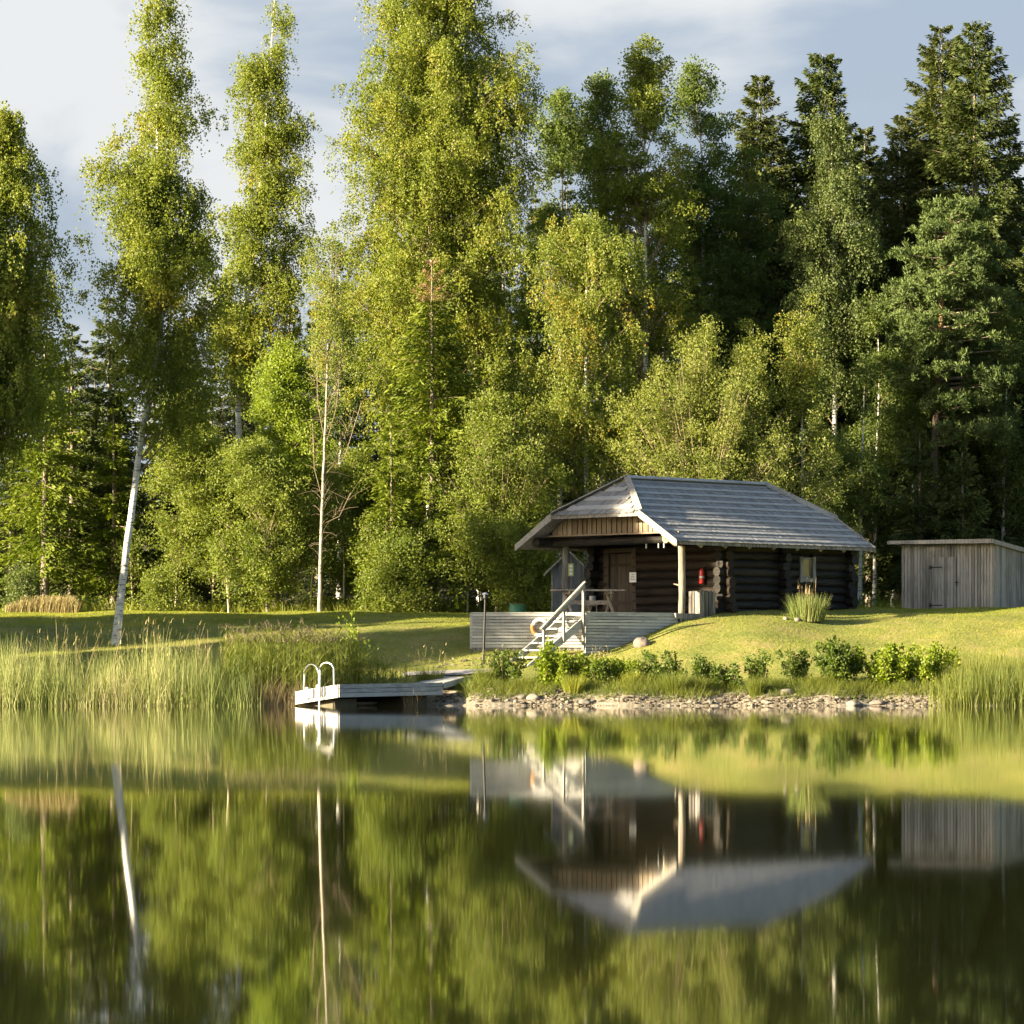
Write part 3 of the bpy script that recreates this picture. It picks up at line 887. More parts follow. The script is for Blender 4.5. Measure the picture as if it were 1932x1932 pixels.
def shingles():
    V = []; R = []

    def slope(eave0, eave1, up, upl, lo, hi, rows):
        """boards lie down the slope; lo(s),hi(s) clip the run at slope distance s"""
        e = eave1 - eave0; Lx = np.linalg.norm(e); e = e / Lx
        nrm = np.cross(e, up); nrm = nrm / np.linalg.norm(nrm)
        if nrm[2] < 0:
            nrm = -nrm
        rh = upl / rows
        for r in range(rows):
            for layer in (0, 1):              # each course: long dark boards, short pale butt ends over them
                s0 = r * rh - (0.03 if r == 0 else 0.0) + (0 if layer == 0 else 0.52 * rh)
                s1 = s0 + (rh * 0.58 if layer == 0 else rh * 0.62)
                x = 0.0
                while x < Lx:
                    bw = random.uniform(0.085, 0.14) if layer == 0 else random.uniform(0.10, 0.17)
                    j0 = s0 + random.uniform(-0.012, 0.012)
                    gp_ = 0.005 if layer == 0 else 0.002
                    a, b = x + gp_, min(x + bw - gp_, Lx)
                    a0, b0 = max(a, lo(j0)), min(b, hi(j0))
                    a1, b1 = max(a, lo(s1)), min(b, hi(s1))
                    x += bw
                    if b0 - a0 < 0.02 or b1 - a1 < 0.005:
                        continue
                    th = random.uniform(0.018, 0.021) if layer == 0 else random.uniform(0.026, 0.029)
                    lift = 0.018
                    c = [eave0 + e * a0 + up * j0 + nrm * (lift - th * 0), eave0 + e * b0 + up * j0 + nrm * lift,
                         eave0 + e * b1 + up * s1 + nrm * 0.004, eave0 + e * a1 + up * s1 + nrm * 0.004]
                    c2 = [p + nrm * (th if i < 2 else th * 0.6) for i, p in enumerate(c)]
                    V.append(c + c2)
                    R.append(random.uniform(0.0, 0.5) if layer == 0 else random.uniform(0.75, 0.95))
    # front and back slopes
    sl = math.hypot(WID / 2, RZ - EZ); sb = math.hypot(HB, HZZ - EZ)
    for sgn in (0, 1):
        vv = 0 if sgn == 0 else WID
        up = (cab(0, WID / 2, RZ) - cab(0, vv, EZ)); up = up / np.linalg.norm(up)
        lo = lambda s: 0.0 if s < sb else R0 * (s - sb) / (sl - sb)
        hi = lambda s: LEN if s < sb else LEN - (LEN - R1) * (s - sb) / (sl - sb)
        slope(cab(0, vv, EZ - 0.03), cab(LEN, vv, EZ - 0.03), up, sl, lo, hi, 10)
    # half hips
    wv = WID - 2 * HB; hl = math.hypot(R0, RZ - HZZ)
    for uu, rr in ((0, R0), (LEN, R1)):
        up = cab(rr, 0, RZ) - cab(uu, 0, HZZ); up = up / np.linalg.norm(up)
        lo = lambda s: wv / 2 * max(0, s) / hl
        hi = lambda s: wv - wv / 2 * max(0, s) / hl
        slope(cab(uu, HB, HZZ - 0.03), cab(uu, WID - HB, HZZ - 0.03), up, hl, lo, hi, 4)
    V = np.array(V)
    n = len(V)
    q = np.array([(3, 2, 1, 0), (4, 5, 6, 7), (0, 1, 5, 4), (1, 2, 6, 5), (2, 3, 7, 6), (3, 0, 4, 7)])
    Fc = (q[None] + (np.arange(n) * 8)[:, None, None]).reshape(-1, 4)
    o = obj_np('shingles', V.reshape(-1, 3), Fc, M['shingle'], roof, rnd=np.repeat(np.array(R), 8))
    return o


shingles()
# ridge and hip cap boards, barge boards
mb = MB()
mb.beam(cab(R0 - 0.02, WID / 2 - 0.08, RZ + 0.05), cab(R1 + 0.02, WID / 2 - 0.08, RZ + 0.05), 0.17, 0.03, up=(S2 * .4, -S2 * .4, 0.8))
mb.beam(cab(R0 - 0.02, WID / 2 + 0.08, RZ + 0.05), cab(R1 + 0.02, WID / 2 + 0.08, RZ + 0.05), 0.17, 0.03, up=(-S2 * .4, S2 * .4, 0.8))
mb.build('ridge_cap', M['grey_board'], roof)
for uu, rr in ((0, R0), (LEN, R1)):
    for vv in (HB, WID - HB):
        b = MB()
        upv = np.array([-0.3, -0.6, 0.75]) if vv == HB else np.array([-0.3, 0.3, 0.9])
        b.beam(cab(uu, vv, HZZ + 0.045), cab(rr, WID / 2, RZ + 0.075), 0.20, 0.035, up=upv)
        b.build('hip_board', M['trim_board'], roof)
for uu in (-0.03, LEN):
    for v0, v1 in ((0, HB), (WID, WID - HB)):
        b = MB()
        p0, p1 = cab(uu, v0 + (-0.06 if v0 == 0 else 0.06), EZ - 0.04), cab(uu, v1, HZZ)
        dz = 0.24
        b.prism([p0 + ZD * 0.06, p1 + ZD * 0.06, p1 - ZD * (dz - 0.06), p0 - ZD * (dz - 0.10)], UD * 0.035)
        b.build('barge_board', M['trim_board'], cabin)
    b = MB()
    b.box(cab(uu, HB + 0.02, HZZ - 0.14), VD * (WID - 2 * HB - 0.04), UD * 0.03, ZD * 0.045)
    b.build('hip_eave_board', M['dark_post'], cabin)


def roof_h(u, v):
    h = EZ + min(v, WID - v) * (RZ - EZ) / (WID / 2)
    h2 = HZZ + min(u, LEN - u) * (RZ - HZZ) / R0
    return min(h, h2)


# gable panel of upright boards above the porch opening
b = MB(); v = 0.42
while v < WID - 0.45:
    bw = random.uniform(0.17, 0.24)
    zt0, zt1 = roof_h(0.62, v) - 0.13, roof_h(0.62, v + bw) - 0.13
    zb = 5.30 + random.uniform(-0.012, 0.012)
    if min(zt0, zt1) > zb + 0.03:
        p = [cab(0.60, v, zb), cab(0.60, v + bw - 0.04, zb), cab(0.60, v + bw - 0.04, zt1), cab(0.60, v, zt0)]
        b.prism(p, UD * random.uniform(0.024, 0.04))
    v += bw
gp = b.build('gable_panel', M['gable_wood'], cabin)
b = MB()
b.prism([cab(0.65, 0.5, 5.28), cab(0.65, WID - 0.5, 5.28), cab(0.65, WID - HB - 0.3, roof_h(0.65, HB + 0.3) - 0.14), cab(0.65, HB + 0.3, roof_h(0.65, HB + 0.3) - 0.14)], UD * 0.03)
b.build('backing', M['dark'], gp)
b = MB(); b.box(cab(0.575, 0.40, 5.255), VD * (WID - 0.8), UD * 0.05, ZD * 0.045)
b.build('gable_sill', M['gable_wood'], cabin)
b = MB(); b.tube([cab(0.95, -0.05 + 0.45, 5.08), cab(0.95, WID - 0.4, 5.08)], 0.125, 12)
b.build('tie_beam', M['log'], cabin)
for vv in (0.62, WID - 0.62):
    b = MB(); b.tube([cab(0.22, vv, 5.07), cab(9.0, vv, 5.07)], 0.15, 14)
    b.build('wall_plate', M['log'], cabin)
b = MB()
b.tube([cab(0.213, 0.62, 5.07), cab(0.222, 0.62, 5.07)], 0.142, 14)
b.build('log_face', M['gable_wood'], cabin.children[-2])
# rafter tails under the front eave
for k in range(9):
    u = 0.10 + k * 1.12
    b = MB(); b.tube([cab(u, 0.05, EZ - 0.13), cab(u, 0.6, EZ - 0.13 + 0.55 * .6)], 0.085, 10)
    b.build('rafter_tail', M['gable_wood'] if k == 0 else M['dark_post'], cabin)


def log_wall(name, a, b_, z0, z1, dia, mat, endjit=0.10, skip=()):
    """courses of round logs between two plan points"""
    mb = MB(); n = int(round((z1 - z0) / dia)); d = (z1 - z0) / n
    a, b_ = np.array(a, float), np.array(b_, float); dv = (b_ - a) / np.linalg.norm(b_ - a)
    for i in range(n):
        z = z0 + d * (i + 0.5)
        p, q = a - dv * random.uniform(-endjit, endjit), b_ + dv * random.uniform(-endjit, endjit)
        r = d * 0.5 * random.uniform(1.10, 1.20)
        segs = [(p, q)]
        for s0, s1, za, zb in skip:
            if za < z < zb:
                segs = [(p, a + dv * s0), (a + dv * s1, q)]
        for s, e in segs:
            m = 6
            pts = [s + (e - s) * k / m + ZD * (z - s[2]) + np.array([0, 0, random.uniform(-.006, .006)]) for k in range(m + 1)]
            mb.tube(pts, [r * random.uniform(0.97, 1.04) for _ in pts], 12)
    return mb.build(name, mat, cabin)


G = 3.0
ZB, ZTP = 2.70, 5.0
# window hole and door hole are left out of the courses that meet them
log_wall('log_wall', cab(G - 0.30, 0.70, 0), cab(8.75 + 0.32, 0.70, 0), ZB, ZTP, 0.27, M['log'], skip=((6.47 - G + .30, 7.03 - G + .30, 3.95, 4.75),))
log_wall('log_wall', cab(G - 0.42, WID - 0.7, 0), cab(8.75 + 0.32, WID - 0.7, 0), ZB, ZTP, 0.27, M['log'])
log_wall('log_wall', cab(G, 0.70 - 0.33, 0), cab(G, WID - 0.7 + 0.32, 0), ZB + 0.13, ZTP + .02, 0.27, M['log_side'], skip=((4.5 - .37, 5.6 - .37, 2.5, 4.95),))
log_wall('log_wall', cab(8.75, 0.70 - 0.33, 0), cab(8.75, WID - 0.7 + 0.32, 0), ZB + 0.13, ZTP, 0.27, M['log'])
# partition: only its log ends come through the front and back walls
log_wall('log_wall', cab(5.54, 0.70 - 0.36, 0), cab(5.54, WID - 0.7 + 0.32, 0), ZB + 0.13, ZTP, 0.27, M['log'])
# wall stones / sill
b = MB(); b.box(cab(G - 0.1, 0.62, 2.3), UD * 5.9, VD * 0.3, ZD * 0.42); b.box(cab(8.6, 0.5, 2.3), UD * 0.42, VD * 0.45, ZD * 0.5)
b.build('foundation', M['stone'], cabin)
b = MB(); b.box(cab(0.55, 0.5, 2.62), UD * 8.1, VD * 5.9, ZD * 0.17)
b.build('floor', M['dark_post'], cabin)
# door
b = MB(); v = 4.56
while v < 5.56:
    bw = 0.165
    b.box(cab(G - 0.07, v, FLOOR + 0.02), VD * (bw - 0.008), UD * random.uniform(0.035, 0.045), ZD * 1.95); v += bw
for zz in (FLOOR + 0.35, FLOOR + 1.55):
    b.box(cab(G - 0.10, 4.60, zz), VD * 0.92, UD * 0.03, ZD * 0.10)
door = b.build('door', M['door_wood'], cabin)
b = MB(); b.box(cab(G - 0.125, 4.66, FLOOR + 0.98), VD * 0.03, UD * 0.03, ZD * 0.17); b.tube([cab(G - .15, 4.675, FLOOR + 1.02), cab(G - .15, 4.675, FLOOR + 1.12)], 0.012, 6)
b.build('handle', M['iron'], door)
b = MB(); b.box(cab(G - 0.15, 4.36, FLOOR), VD * 0.19, UD * 0.14, ZD * 2.06); b.box(cab(G - 0.15, 5.55, FLOOR), VD * 0.22, UD * 0.12, ZD * 2.06)
b.box(cab(G - 0.153, 4.36, FLOOR + 2.0), VD * 1.41, UD * 0.12, ZD * 0.13)
b.build('door_frame', M['door_wood'], cabin)
# window with an amber coloured pane
uw, zw = 6.57, 4.03
b = MB(); b.box(cab(uw, 0.63, zw), UD * 0.36, VD * 0.02, ZD * 0.56)
win = MB().box(cab(uw - 0.05, 0.60, zw - 0.04), UD * 0.05, VD * 0.07, ZD * 0.64).box(cab(uw + 0.36, 0.60, zw - 0.04), UD * 0.05, VD * 0.07, ZD * 0.64) \
    .box(cab(uw, 0.60, zw + 0.555), UD * 0.36, VD * 0.07, ZD * 0.045).box(cab(uw, 0.60, zw - 0.045), UD * 0.36, VD * 0.07, ZD * 0.04).build('window', M['dark_post'], cabin)
b.build('pane', M['amber_pane'], win)
b = MB(); b.box(cab(uw - 0.20, 0.54, zw - 0.20), UD * 0.13, VD * 0.05, ZD * 0.82); b.box(cab(uw + 0.43, 0.54, zw - 0.20), UD * 0.13, VD * 0.05, ZD * 0.82)
b.box(cab(uw - 0.07, 0.545, zw - 0.17), UD * 0.50, VD * 0.05, ZD * 0.11)
b.build('window_trim', M['dark_post'], win)
b = MB(); b.box(cab(uw - 0.25, 0.70, zw - 0.2), UD * 0.86, VD * 0.03, ZD * 1.0)
b.build('reveal', M['dark'], win)
# porch posts
for (u, v, r, mt, z1) in ((0.95, 0.62, 0.108, 'post_wood', 4.86), (1.50, 6.13, 0.12, 'dark_post', 5.02)):
    b = MB(); n = 9
    b.tube([cab(u, v, 2.2 + (z1 - 2.2) * k / n) + np.array([random.uniform(-.012, .012), random.uniform(-.012, .012), 0]) for k in range(n + 1)],
           [r * random.uniform(0.93, 1.05) for k in range(n + 1)], 14, jit=0.05)
    pp = b.build('porch_post', M[mt], cabin)
    if mt == 'post_wood':
        b = MB(); b.tube([cab(u, v, z1 - 0.02), cab(u, v, z1 + 0.22)], 0.016, 6); b.build('rod', M['rust'], pp)
        b = MB(); b.tube([cab(u - 0.02, v + 0.12, 3.66), cab(u - 0.05, v + 0.30, 3.70)], [0.035, 0.012], 6); b.build('peg', M['gable_wood'], pp)
for dv_ in (1.35, 1.58, 2.1):
    b = MB(); b.tube([cab(0.93, dv_, 4.96), cab(0.93, dv_, 4.82)], 0.022, 8); b.build('hook', M['ring_white'], cabin)

# paper notice by the door
sg = thing('paper_notice', cab(G - 0.2, 4.40, 4.0), 'small white paper notice pinned beside the cabin door', 'notice')
b = MB(); b.box(cab(G - 0.19, 4.30, 3.84), VD * 0.30, UD * 0.006, ZD * 0.32); b.build('sheet', M['paper'], sg)
for zz, w0, w1 in ((4.075, .10, .21), (4.00, .07, .235), (3.92, .055, .235)):
    x = w0; b = MB()
    while x < w1:
        l = random.uniform(0.012, 0.03); b.box(cab(G - 0.192, 4.30 + x, zz), VD * l, UD * 0.001, ZD * 0.022); x += l + 0.007
    b.build('lettering', M['ink'], sg)

# lime sign on the rear porch post
sg = thing('notice_board', cab(1.36, 6.05, 4.3), 'narrow lime green sign with pale squares on the rear porch post', 'sign')
sx = P(1081.5, 1075, 134.0); right = np.array([1., 0.15, 0.]); right /= np.linalg.norm(right)
wd, ht = 0.17, 0.40
c = np.array([PX(1077, 133.9), 133.93, PZ(1075, 133.9)])
b = MB(); b.box(c - right * wd / 2 - ZD * ht / 2, right * wd, np.array([0, 0.012, 0]), ZD * ht); b.build('panel', M['lime_sign'], sg)
b = MB()
for k in range(3):
    b.box(c - right * 0.045 + ZD * (-0.155 + k * 0.115) - np.array([0, 0.003, 0]), right * 0.09, np.array([0, 0.002, 0]), ZD * 0.075)
b.build('pictogram', M['paper'], sg)

# sign past the far corner
sg = thing('sign_board', (PX(1607, 137.2), 137.2, 2.9), 'pale green framed board beside the far corner of the cabin', 'sign')
c = P(1606.5, 1094, 137.2)
b = MB(); b.box(c - np.array([0.10, 0, 0.21]), (0.20, 0.05, 0), (0, 0.02, 0), (0, 0, 0.42)); b.build('frame', M['grey_board'], sg)
b = MB(); b.box(c - np.array([0.075, 0.005, 0.18]), (0.15, 0.0375, 0), (0, 0.004, 0), (0, 0, 0.36)); b.build('panel', M['lime_sign'], sg)
b = MB(); b.box(c + np.array([-0.03, 0.05, -1.75]), (0.06, 0, 0), (0, 0.06, 0), (0, 0, 1.9)); b.build('post', M['dark_post'], sg)

# fire extinguisher on the log wall
c = cab(2.73, 1.42, PZ(1101, 132)); c[2] = PZ(1101, 131.9)
fe = thing('fire_extinguisher', c, 'red fire extinguisher hanging on the log wall beside the porch corner', 'fire extinguisher')
b = MB(); b.lathe(c, [(0.0, 0), (0.07, 0.0), (0.085, 0.03), (0.085, 0.36), (0.07, 0.42), (0.03, 0.46), (0.0, 0.46)], 16); b.build('cylinder', M['red_paint'], fe)
b = MB(); b.lathe(c, [(0.0865, 0.17), (0.0865, 0.23)], 16); b.build('label', M['ring_white'], fe)
b = MB(); b.tube([c + ZD * .45, c + ZD * .52], 0.025, 8); b.beam(c + np.array([-.02, 0, .53]), c + np.array([.10, -.03, .55]), 0.03, 0.02); b.build('valve', M['iron'], fe)
b = MB(); b.tube([c + np.array([-.02, -.02, .49]), c + np.array([-.09, -.05, .46]), c + np.array([-.105, -.05, .30]), c + np.array([-.095, -.04, .12])], 0.013, 6); b.build('hose', M['iron'], fe)

# slatted bin by the porch post
c = cab(1.62, 0.42, 2.62)
bn = thing('slatted_bin', c, 'grey slatted wooden bin standing beside the porch corner post', 'bin')
b = MB()
for k in range(4):
    b.box(c + UD * (0.02 + k * 0.165), UD * 0.125, VD * 0.025, ZD * 0.86)
    b.box(c + UD * (0.02 + k * 0.165) + VD * 0.52, UD * 0.125, VD * 0.025, ZD * 0.86)
    b.box(c + VD * (0.03 + k * 0.13), VD * 0.095, UD * 0.025, ZD * 0.86)
    b.box(c + VD * (0.03 + k * 0.13) + UD * 0.64, VD * 0.095, UD * 0.025, ZD * 0.86)
b.build('slats', M['dark_post'], bn)
b = MB(); b.box(c + UD * 0.05 + VD * 0.05, UD * 0.56, VD * 0.44, ZD * 0.88); b.build('liner', M['dark'], bn)

# ------------------------------------------------------------------ terrace, stairs
DZ = 2.80
DL = np.array([PX(890, 128.75), 128.75, 0]); DR = np.array([PX(1103, 128.75), 128.75, 0])
RA = np.array([PX(1103.5, 127.95), 127.95, 0]); RB = cab(0.72, 0.60, 0); RC = cab(3.0, 0.45, 0)
terr = thing('terrace', (0.8, 129.5, 2.2), 'grey weathered wooden terrace wall carrying the cabin porch', 'terrace')


def boards(a, c, z0, z1, n, th, out, name, mat, parent):
    mb = MB(); h = (z1 - z0) / n; L = np.linalg.norm(c - a); d = (c - a) / L; out = np.array(out, float)
    for i in range(n):
        joints = sorted([0, L] + [random.uniform(0.2, 0.8) * L] if L > 2 else [0, L])
        for s, e in zip(joints, joints[1:]):
            mb.box(a + d * (s + 0.002) + ZD * (z0 + i * h + 0.010), d * (e - s - 0.004), out * (th + random.uniform(0, 0.006)), ZD * (h - 0.020))
    return mb.build(name, mat, parent)


boards(DL, DR, 1.72, DZ - 0.035, 11, 0.028, (0, -1, 0), 'cladding', M['deck_board'], terr)
dn = np.array([RB[1] - RA[1], -(RB[0] - RA[0]), 0]); dn /= np.linalg.norm(dn)
boards(RA, RB, 1.45, DZ - 0.035, 14, 0.028, dn, 'cladding', M['deck_board'], terr)
boards(DR + np.array([.03, 0, 0]), RA + np.array([.03, 0, 0]), 1.62, DZ - 0.035, 12, 0.028, (-1, 0, 0), 'cladding', M['deck_board'], terr)
d3 = (RC - RB) / np.linalg.norm(RC - RB); boards(RB + d3 * .1, RC, 2.45, DZ - 0.035, 3, 0.028, (d3[1], -d3[0], 0), 'cladding', M['deck_board'], terr)
b = MB(); inn = 0.03
for (a, c) in ((DL, DR), (RA, RB)):
    d = (c - a) / np.linalg.norm(c - a); o = np.array([-d[1], d[0], 0])
    b.box(a + o * 0.02 + ZD * 1.45, c - a, o * 0.06, ZD * (DZ - 1.45 - 0.045))
b.build('backing', M['dark_post'], terr)
b = MB(); b.box(DL + np.array([-0.055, -0.045, 1.70]), (0.075, 0, 0), (0, 0.09, 0), (0, 0, DZ - 1.74)); b.build('corner_board', M['grey_board'], terr)
b = MB()
poly = [DL + np.array([-.03, -.04, DZ - .035]), DR + np.array([0, -.04, DZ - .035]), RA + np.array([0, -.04, DZ - .035]), RB + ZD * (DZ - .035) + dn * .04, cab(0.72, 3.0, DZ - .035), cab(2.8, 3.0, DZ - .035), cab(2.8, 6.2, DZ - .035), np.array([DL[0] - .03, 133.2, DZ - .035])]
b.prism(poly, ZD * 0.035); b.build('decking', M['deck_board'], terr)

st = thing('staircase', (1.3, 127, 1.2), 'open wooden stair with one handrail leading down from the terrace to the shore', 'stairs')
TOP = np.array([2.125, 127.8, 2.75]); DN = np.array([-S2, -S2, 0.]); NS = 8; RUN, RISE = 0.311, 0.2186
Wd = 1.0
for k in range(NS):
    p = TOP + DN * RUN * k - ZD * RISE * k
    b = MB(); b.box(p - ZD * 0.045 + VD * 0.05, VD * (Wd - 0.1), -DN * 0.29, ZD * 0.042)
    b.build('tread', M['white_board'], st)
for off in (0.0, Wd - 0.045):
    b = MB()
    p0 = TOP + VD * off - DN * 0.32 + ZD * 0.06
    p1 = TOP + VD * off + DN * (RUN * 7 + 0.16) - ZD * (RISE * 7 + 0.06)
    b.prism([p0, p1 + ZD * 0.02, p1 - ZD * 0.2, p0 - ZD * 0.30], VD * 0.045)
    b.build('stringer', M['grey_board'], st)


def sx_(f):
    return TOP + DN * (RUN * 7 * (1 - f)) - ZD * (RISE * 7 * (1 - f))


for f, h, dn_ in ((0.22, 0.80, 0.42), (0.61, 0.86, 0.30), (1.0, 0.86, 1.10)):
    p = sx_(f) - VD * 0.075
    b = MB(); b.box(p - ZD * dn_ - UD * 0.035, UD * 0.07, VD * 0.07, ZD * (h + dn_)); b.build('rail_post', M['trim_board'], st)
b = MB()
b.beam(sx_(0.16) - VD * 0.04 + ZD * 0.80, sx_(1.03) - VD * 0.04 + ZD * 0.905, 0.095, 0.04)
b.beam(sx_(0.18) - VD * 0.09 + ZD * 0.73, sx_(1.0) - VD * 0.09 + ZD * 0.83, 0.03, 0.10)
b.build('handrail', M['trim_board'], st)

# lifebuoy on the terrace wall
c = np.array([PX(1019, 128.6), 128.64, PZ(1184, 128.6)])
lb = thing('lifebuoy', c, 'white and orange lifebuoy hanging on the terrace wall behind the stair', 'lifebuoy')


def arc_ring(c, R, r, a0, a1, n=14):
    mb = MB()
    mb.tube([c + np.array([R * math.cos(a), 0, R * math.sin(a)]) for a in np.linspace(a0, a1, n)], r, 12)
    return mb


arc_ring(c, 0.235, 0.062, 0, 2 * math.pi, 40).build('ring', M['ring_white'], lb)
for a in (-0.25, math.pi + 0.25):
    arc_ring(c, 0.235, 0.066, a - 0.6, a + 0.6).build('band', M['ring_orange'], lb)

# picnic table on the terrace
c = np.array([PX(1118, 131.4), 131.4, DZ])
pt = thing('picnic_table', c, 'long wooden picnic table with crossed legs on the porch terrace', 'picnic table')
tl = P(1050, 1117, 131.2); tr_ = P(1181, 1122.5, 131.8)
dx = tr_ - tl; dx[2] = 0; Lt = np.linalg.norm(dx); dx /= Lt; dy = np.array([-dx[1], dx[0], 0]); zt = DZ + 0.76
o = np.array([tl[0], tl[1], zt - 0.045])
b = MB()
for k in range(5):
    b.box(o + dy * (k * 0.15), dx * Lt, dy * 0.142, ZD * 0.045)
b.build('tabletop', M['table_wood'], pt)
for s in (0.45, Lt - 0.45):
    b = MB()
    q = o + dx * s
    b.beam(q + dy * -0.12 + ZD * (DZ - o[2] + 0.02), q + dy * 0.62 + ZD * -0.02, 0.10, 0.05, up=dx)
    b.beam(q + dy * 0.86 + ZD * (DZ - o[2] + 0.02) + dx * .055, q + dy * 0.12 + ZD * -0.02 + dx * .055, 0.10, 0.05, up=dx)
    b.box(q + dy * 0.02 - ZD * 0.10 - dx * .05, dy * 0.70, dx * 0.05, ZD * 0.095)
    b.build('leg_frame', M['table_wood'], pt)
b = MB(); b.box(o + dx * 0.42 + dy * 0.34 - ZD * 0.42, dx * (Lt - 0.84), dy * 0.05, ZD * 0.13); b.build('stretcher', M['table_wood'], pt)
# pale bucket standing on the terrace behind the table
c = np.array([PX(1118, 132.6), 132.6, DZ])
bk = thing('bucket', c, 'pale bucket standing on a stool under the picnic table top', 'bucket')
b = MB(); b.lathe(c, [(0, 0.30), (0.085, 0.30), (0.105, 0.58), (0.095, 0.58), (0.08, 0.32)], 14); b.build('pail', M['ring_white'], bk)
b = MB(); b.box(c + np.array([-.16, -.14, .26]), (0.32, 0, 0), (0, .28, 0), (0, 0, .04))
for sx1 in (-.14, .11):
    for sy1 in (-.12, .09):
        b.box(c + np.array([sx1, sy1, 0]), (0.03, 0, 0), (0, .03, 0), (0, 0, .26))
b.build('stool', M['table_wood'], bk)

# outhouse behind the terrace
oh = thing('outhouse', (PX(1074, 138), 138, 2.8), 'narrow blue grey plank outhouse with pitched roof behind the terrace', 'outhouse')
YO = 137.4
xl, xr = PX(1042, YO), PX(1103, YO); zb, ze, za = 2.75, PZ(1068, YO), PZ(1036, YO) - 0.05; xm = PX(1073, YO)
b = MB(); x = xl
while x < xr - 0.02:
    bw = min(random.uniform(0.10, 0.17), xr - x)
    zf = lambda q: ze + (za - ze) * (1 - abs(q - xm) / (xm - xl if q < xm else xr - xm))
    xs_ = [x, x + bw - 0.006]
    if x < xm < x + bw:
        p = [(x, zb), (x + bw - .006, zb), (x + bw - .006, zf(x + bw - .006)), (xm, za), (x, zf(x))]
    else:
        p = [(x, zb), (x + bw - .006, zb), (x + bw - .006, zf(x + bw - .006)), (x, zf(x))]
    b.prism([np.array([q[0], YO, q[1]]) for q in p], (0, random.uniform(0.02, 0.045), 0))
    x += bw
b.build('front_wall', M['outhouse_board'], oh)
b = MB(); b.box((xl, YO + .05, zb), (0.03, 0, 0), (0, 1.2, 0), (0, 0, ze - zb)); b.box((xr - .03, YO + .05, zb), (0.03, 0, 0), (0, 1.2, 0), (0, 0, ze - zb)); b.box((xl + .03, YO + 1.2, zb), (xr - xl - .06, 0, 0), (0, .04, 0), (0, 0, ze - zb))
b.build('side_wall', M['outhouse_board'], oh)
b = MB(); b.box((xl - 0.035, YO - 0.01, zb), (0.05, 0, 0), (0, 0.05, 0), (0, 0, ze - zb - .03)); b.build('corner_trim', M['trim_board'], oh)
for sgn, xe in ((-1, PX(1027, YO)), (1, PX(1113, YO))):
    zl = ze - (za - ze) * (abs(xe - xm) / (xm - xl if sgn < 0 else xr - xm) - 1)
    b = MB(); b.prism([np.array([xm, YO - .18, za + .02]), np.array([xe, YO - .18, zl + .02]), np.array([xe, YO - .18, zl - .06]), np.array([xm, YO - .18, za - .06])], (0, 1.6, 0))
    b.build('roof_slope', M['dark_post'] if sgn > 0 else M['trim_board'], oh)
b = MB(); b.box((PX(1058, YO), YO - .015, zb + .1), (0.52, 0, 0), (0, 0.015, 0), (0, 0, 1.62)); b.build('door', M['outhouse_board'], oh)

# green barrel
c = np.array([PX(976.5, 136), 136.0, PZ(1171, 136)])
br = thing('barrel', c, 'green steel drum with sooty lower half behind the terrace', 'barrel')
b = MB(); b.lathe(c, [(0.258, 0.27), (0.262, 0.38), (0.255, 0.40), (0.262, 0.52), (0.27, 0.53), (0.27, 0.55), (0.245, 0.55), (0.24, 0.3)], 24); b.build('upper_shell', M['green_paint'], br)
b = MB(); b.lathe(c, [(0.0, 0), (0.255, 0.0), (0.26, 0.02), (0.257, 0.272)], 24); b.build('lower_shell', M['soot'], br)
b = MB(); b.lathe(c, [(0.272, 0.535), (0.276, 0.56), (0.25, 0.562)], 24); b.build('rim', M['rust'], br)

# lamp post by the path
p0 = P(911.5, 1252, 126.6); p1 = P(915.5, 1131, 126.6)
lp = thing('lamp_post', p0, 'slim dark garden lamp post in front of the terrace', 'lamp post')
b = MB(); b.tube([p0 - ZD * .1, (p0 + p1) / 2 + np.array([0.005, 0, 0]), p1], [0.042, 0.036, 0.032], 10); b.build('pole', M['iron'], lp)
b = MB(); b.lathe(p1, [(0.03, 0), (0.055, 0.02), (0.07, 0.05), (0.06, 0.06), (0.072, 0.10), (0.062, 0.11), (0.07, 0.15)], 14); b.build('lamp_head', M['iron'], lp)
b = MB(); b.lathe(p1, [(0.055, 0.06), (0.055, 0.15)], 14); b.build('lens', M['ring_white'], lp)
b = MB(); b.lathe(p1, [(0.105, 0.15), (0.10, 0.165), (0.05, 0.20), (0.0, 0.215)], 14); b.build('lamp_cap', M['steel'], lp)

# ------------------------------------------------------------------ shed
sh = thing('plank_shed', (14.4, 141, 3.0), 'grey plank shed with low flat roof beside the wood', 'shed')
A = np.array([PX(1702, 141.3), 141.3, 0.]); B = np.array([PX(1876, 139.3), 139.3, 0.]); Cc = B + np.array([(B - A)[1] * -1.0, (B - A)[0], 0]) / np.linalg.norm(B - A) * 3.6
Dd = A + (Cc - B)
zb = 2.92; z0A = PZ(1028, 141.3); z0B = PZ(1026, 139.3); zC = z0B - 0.42


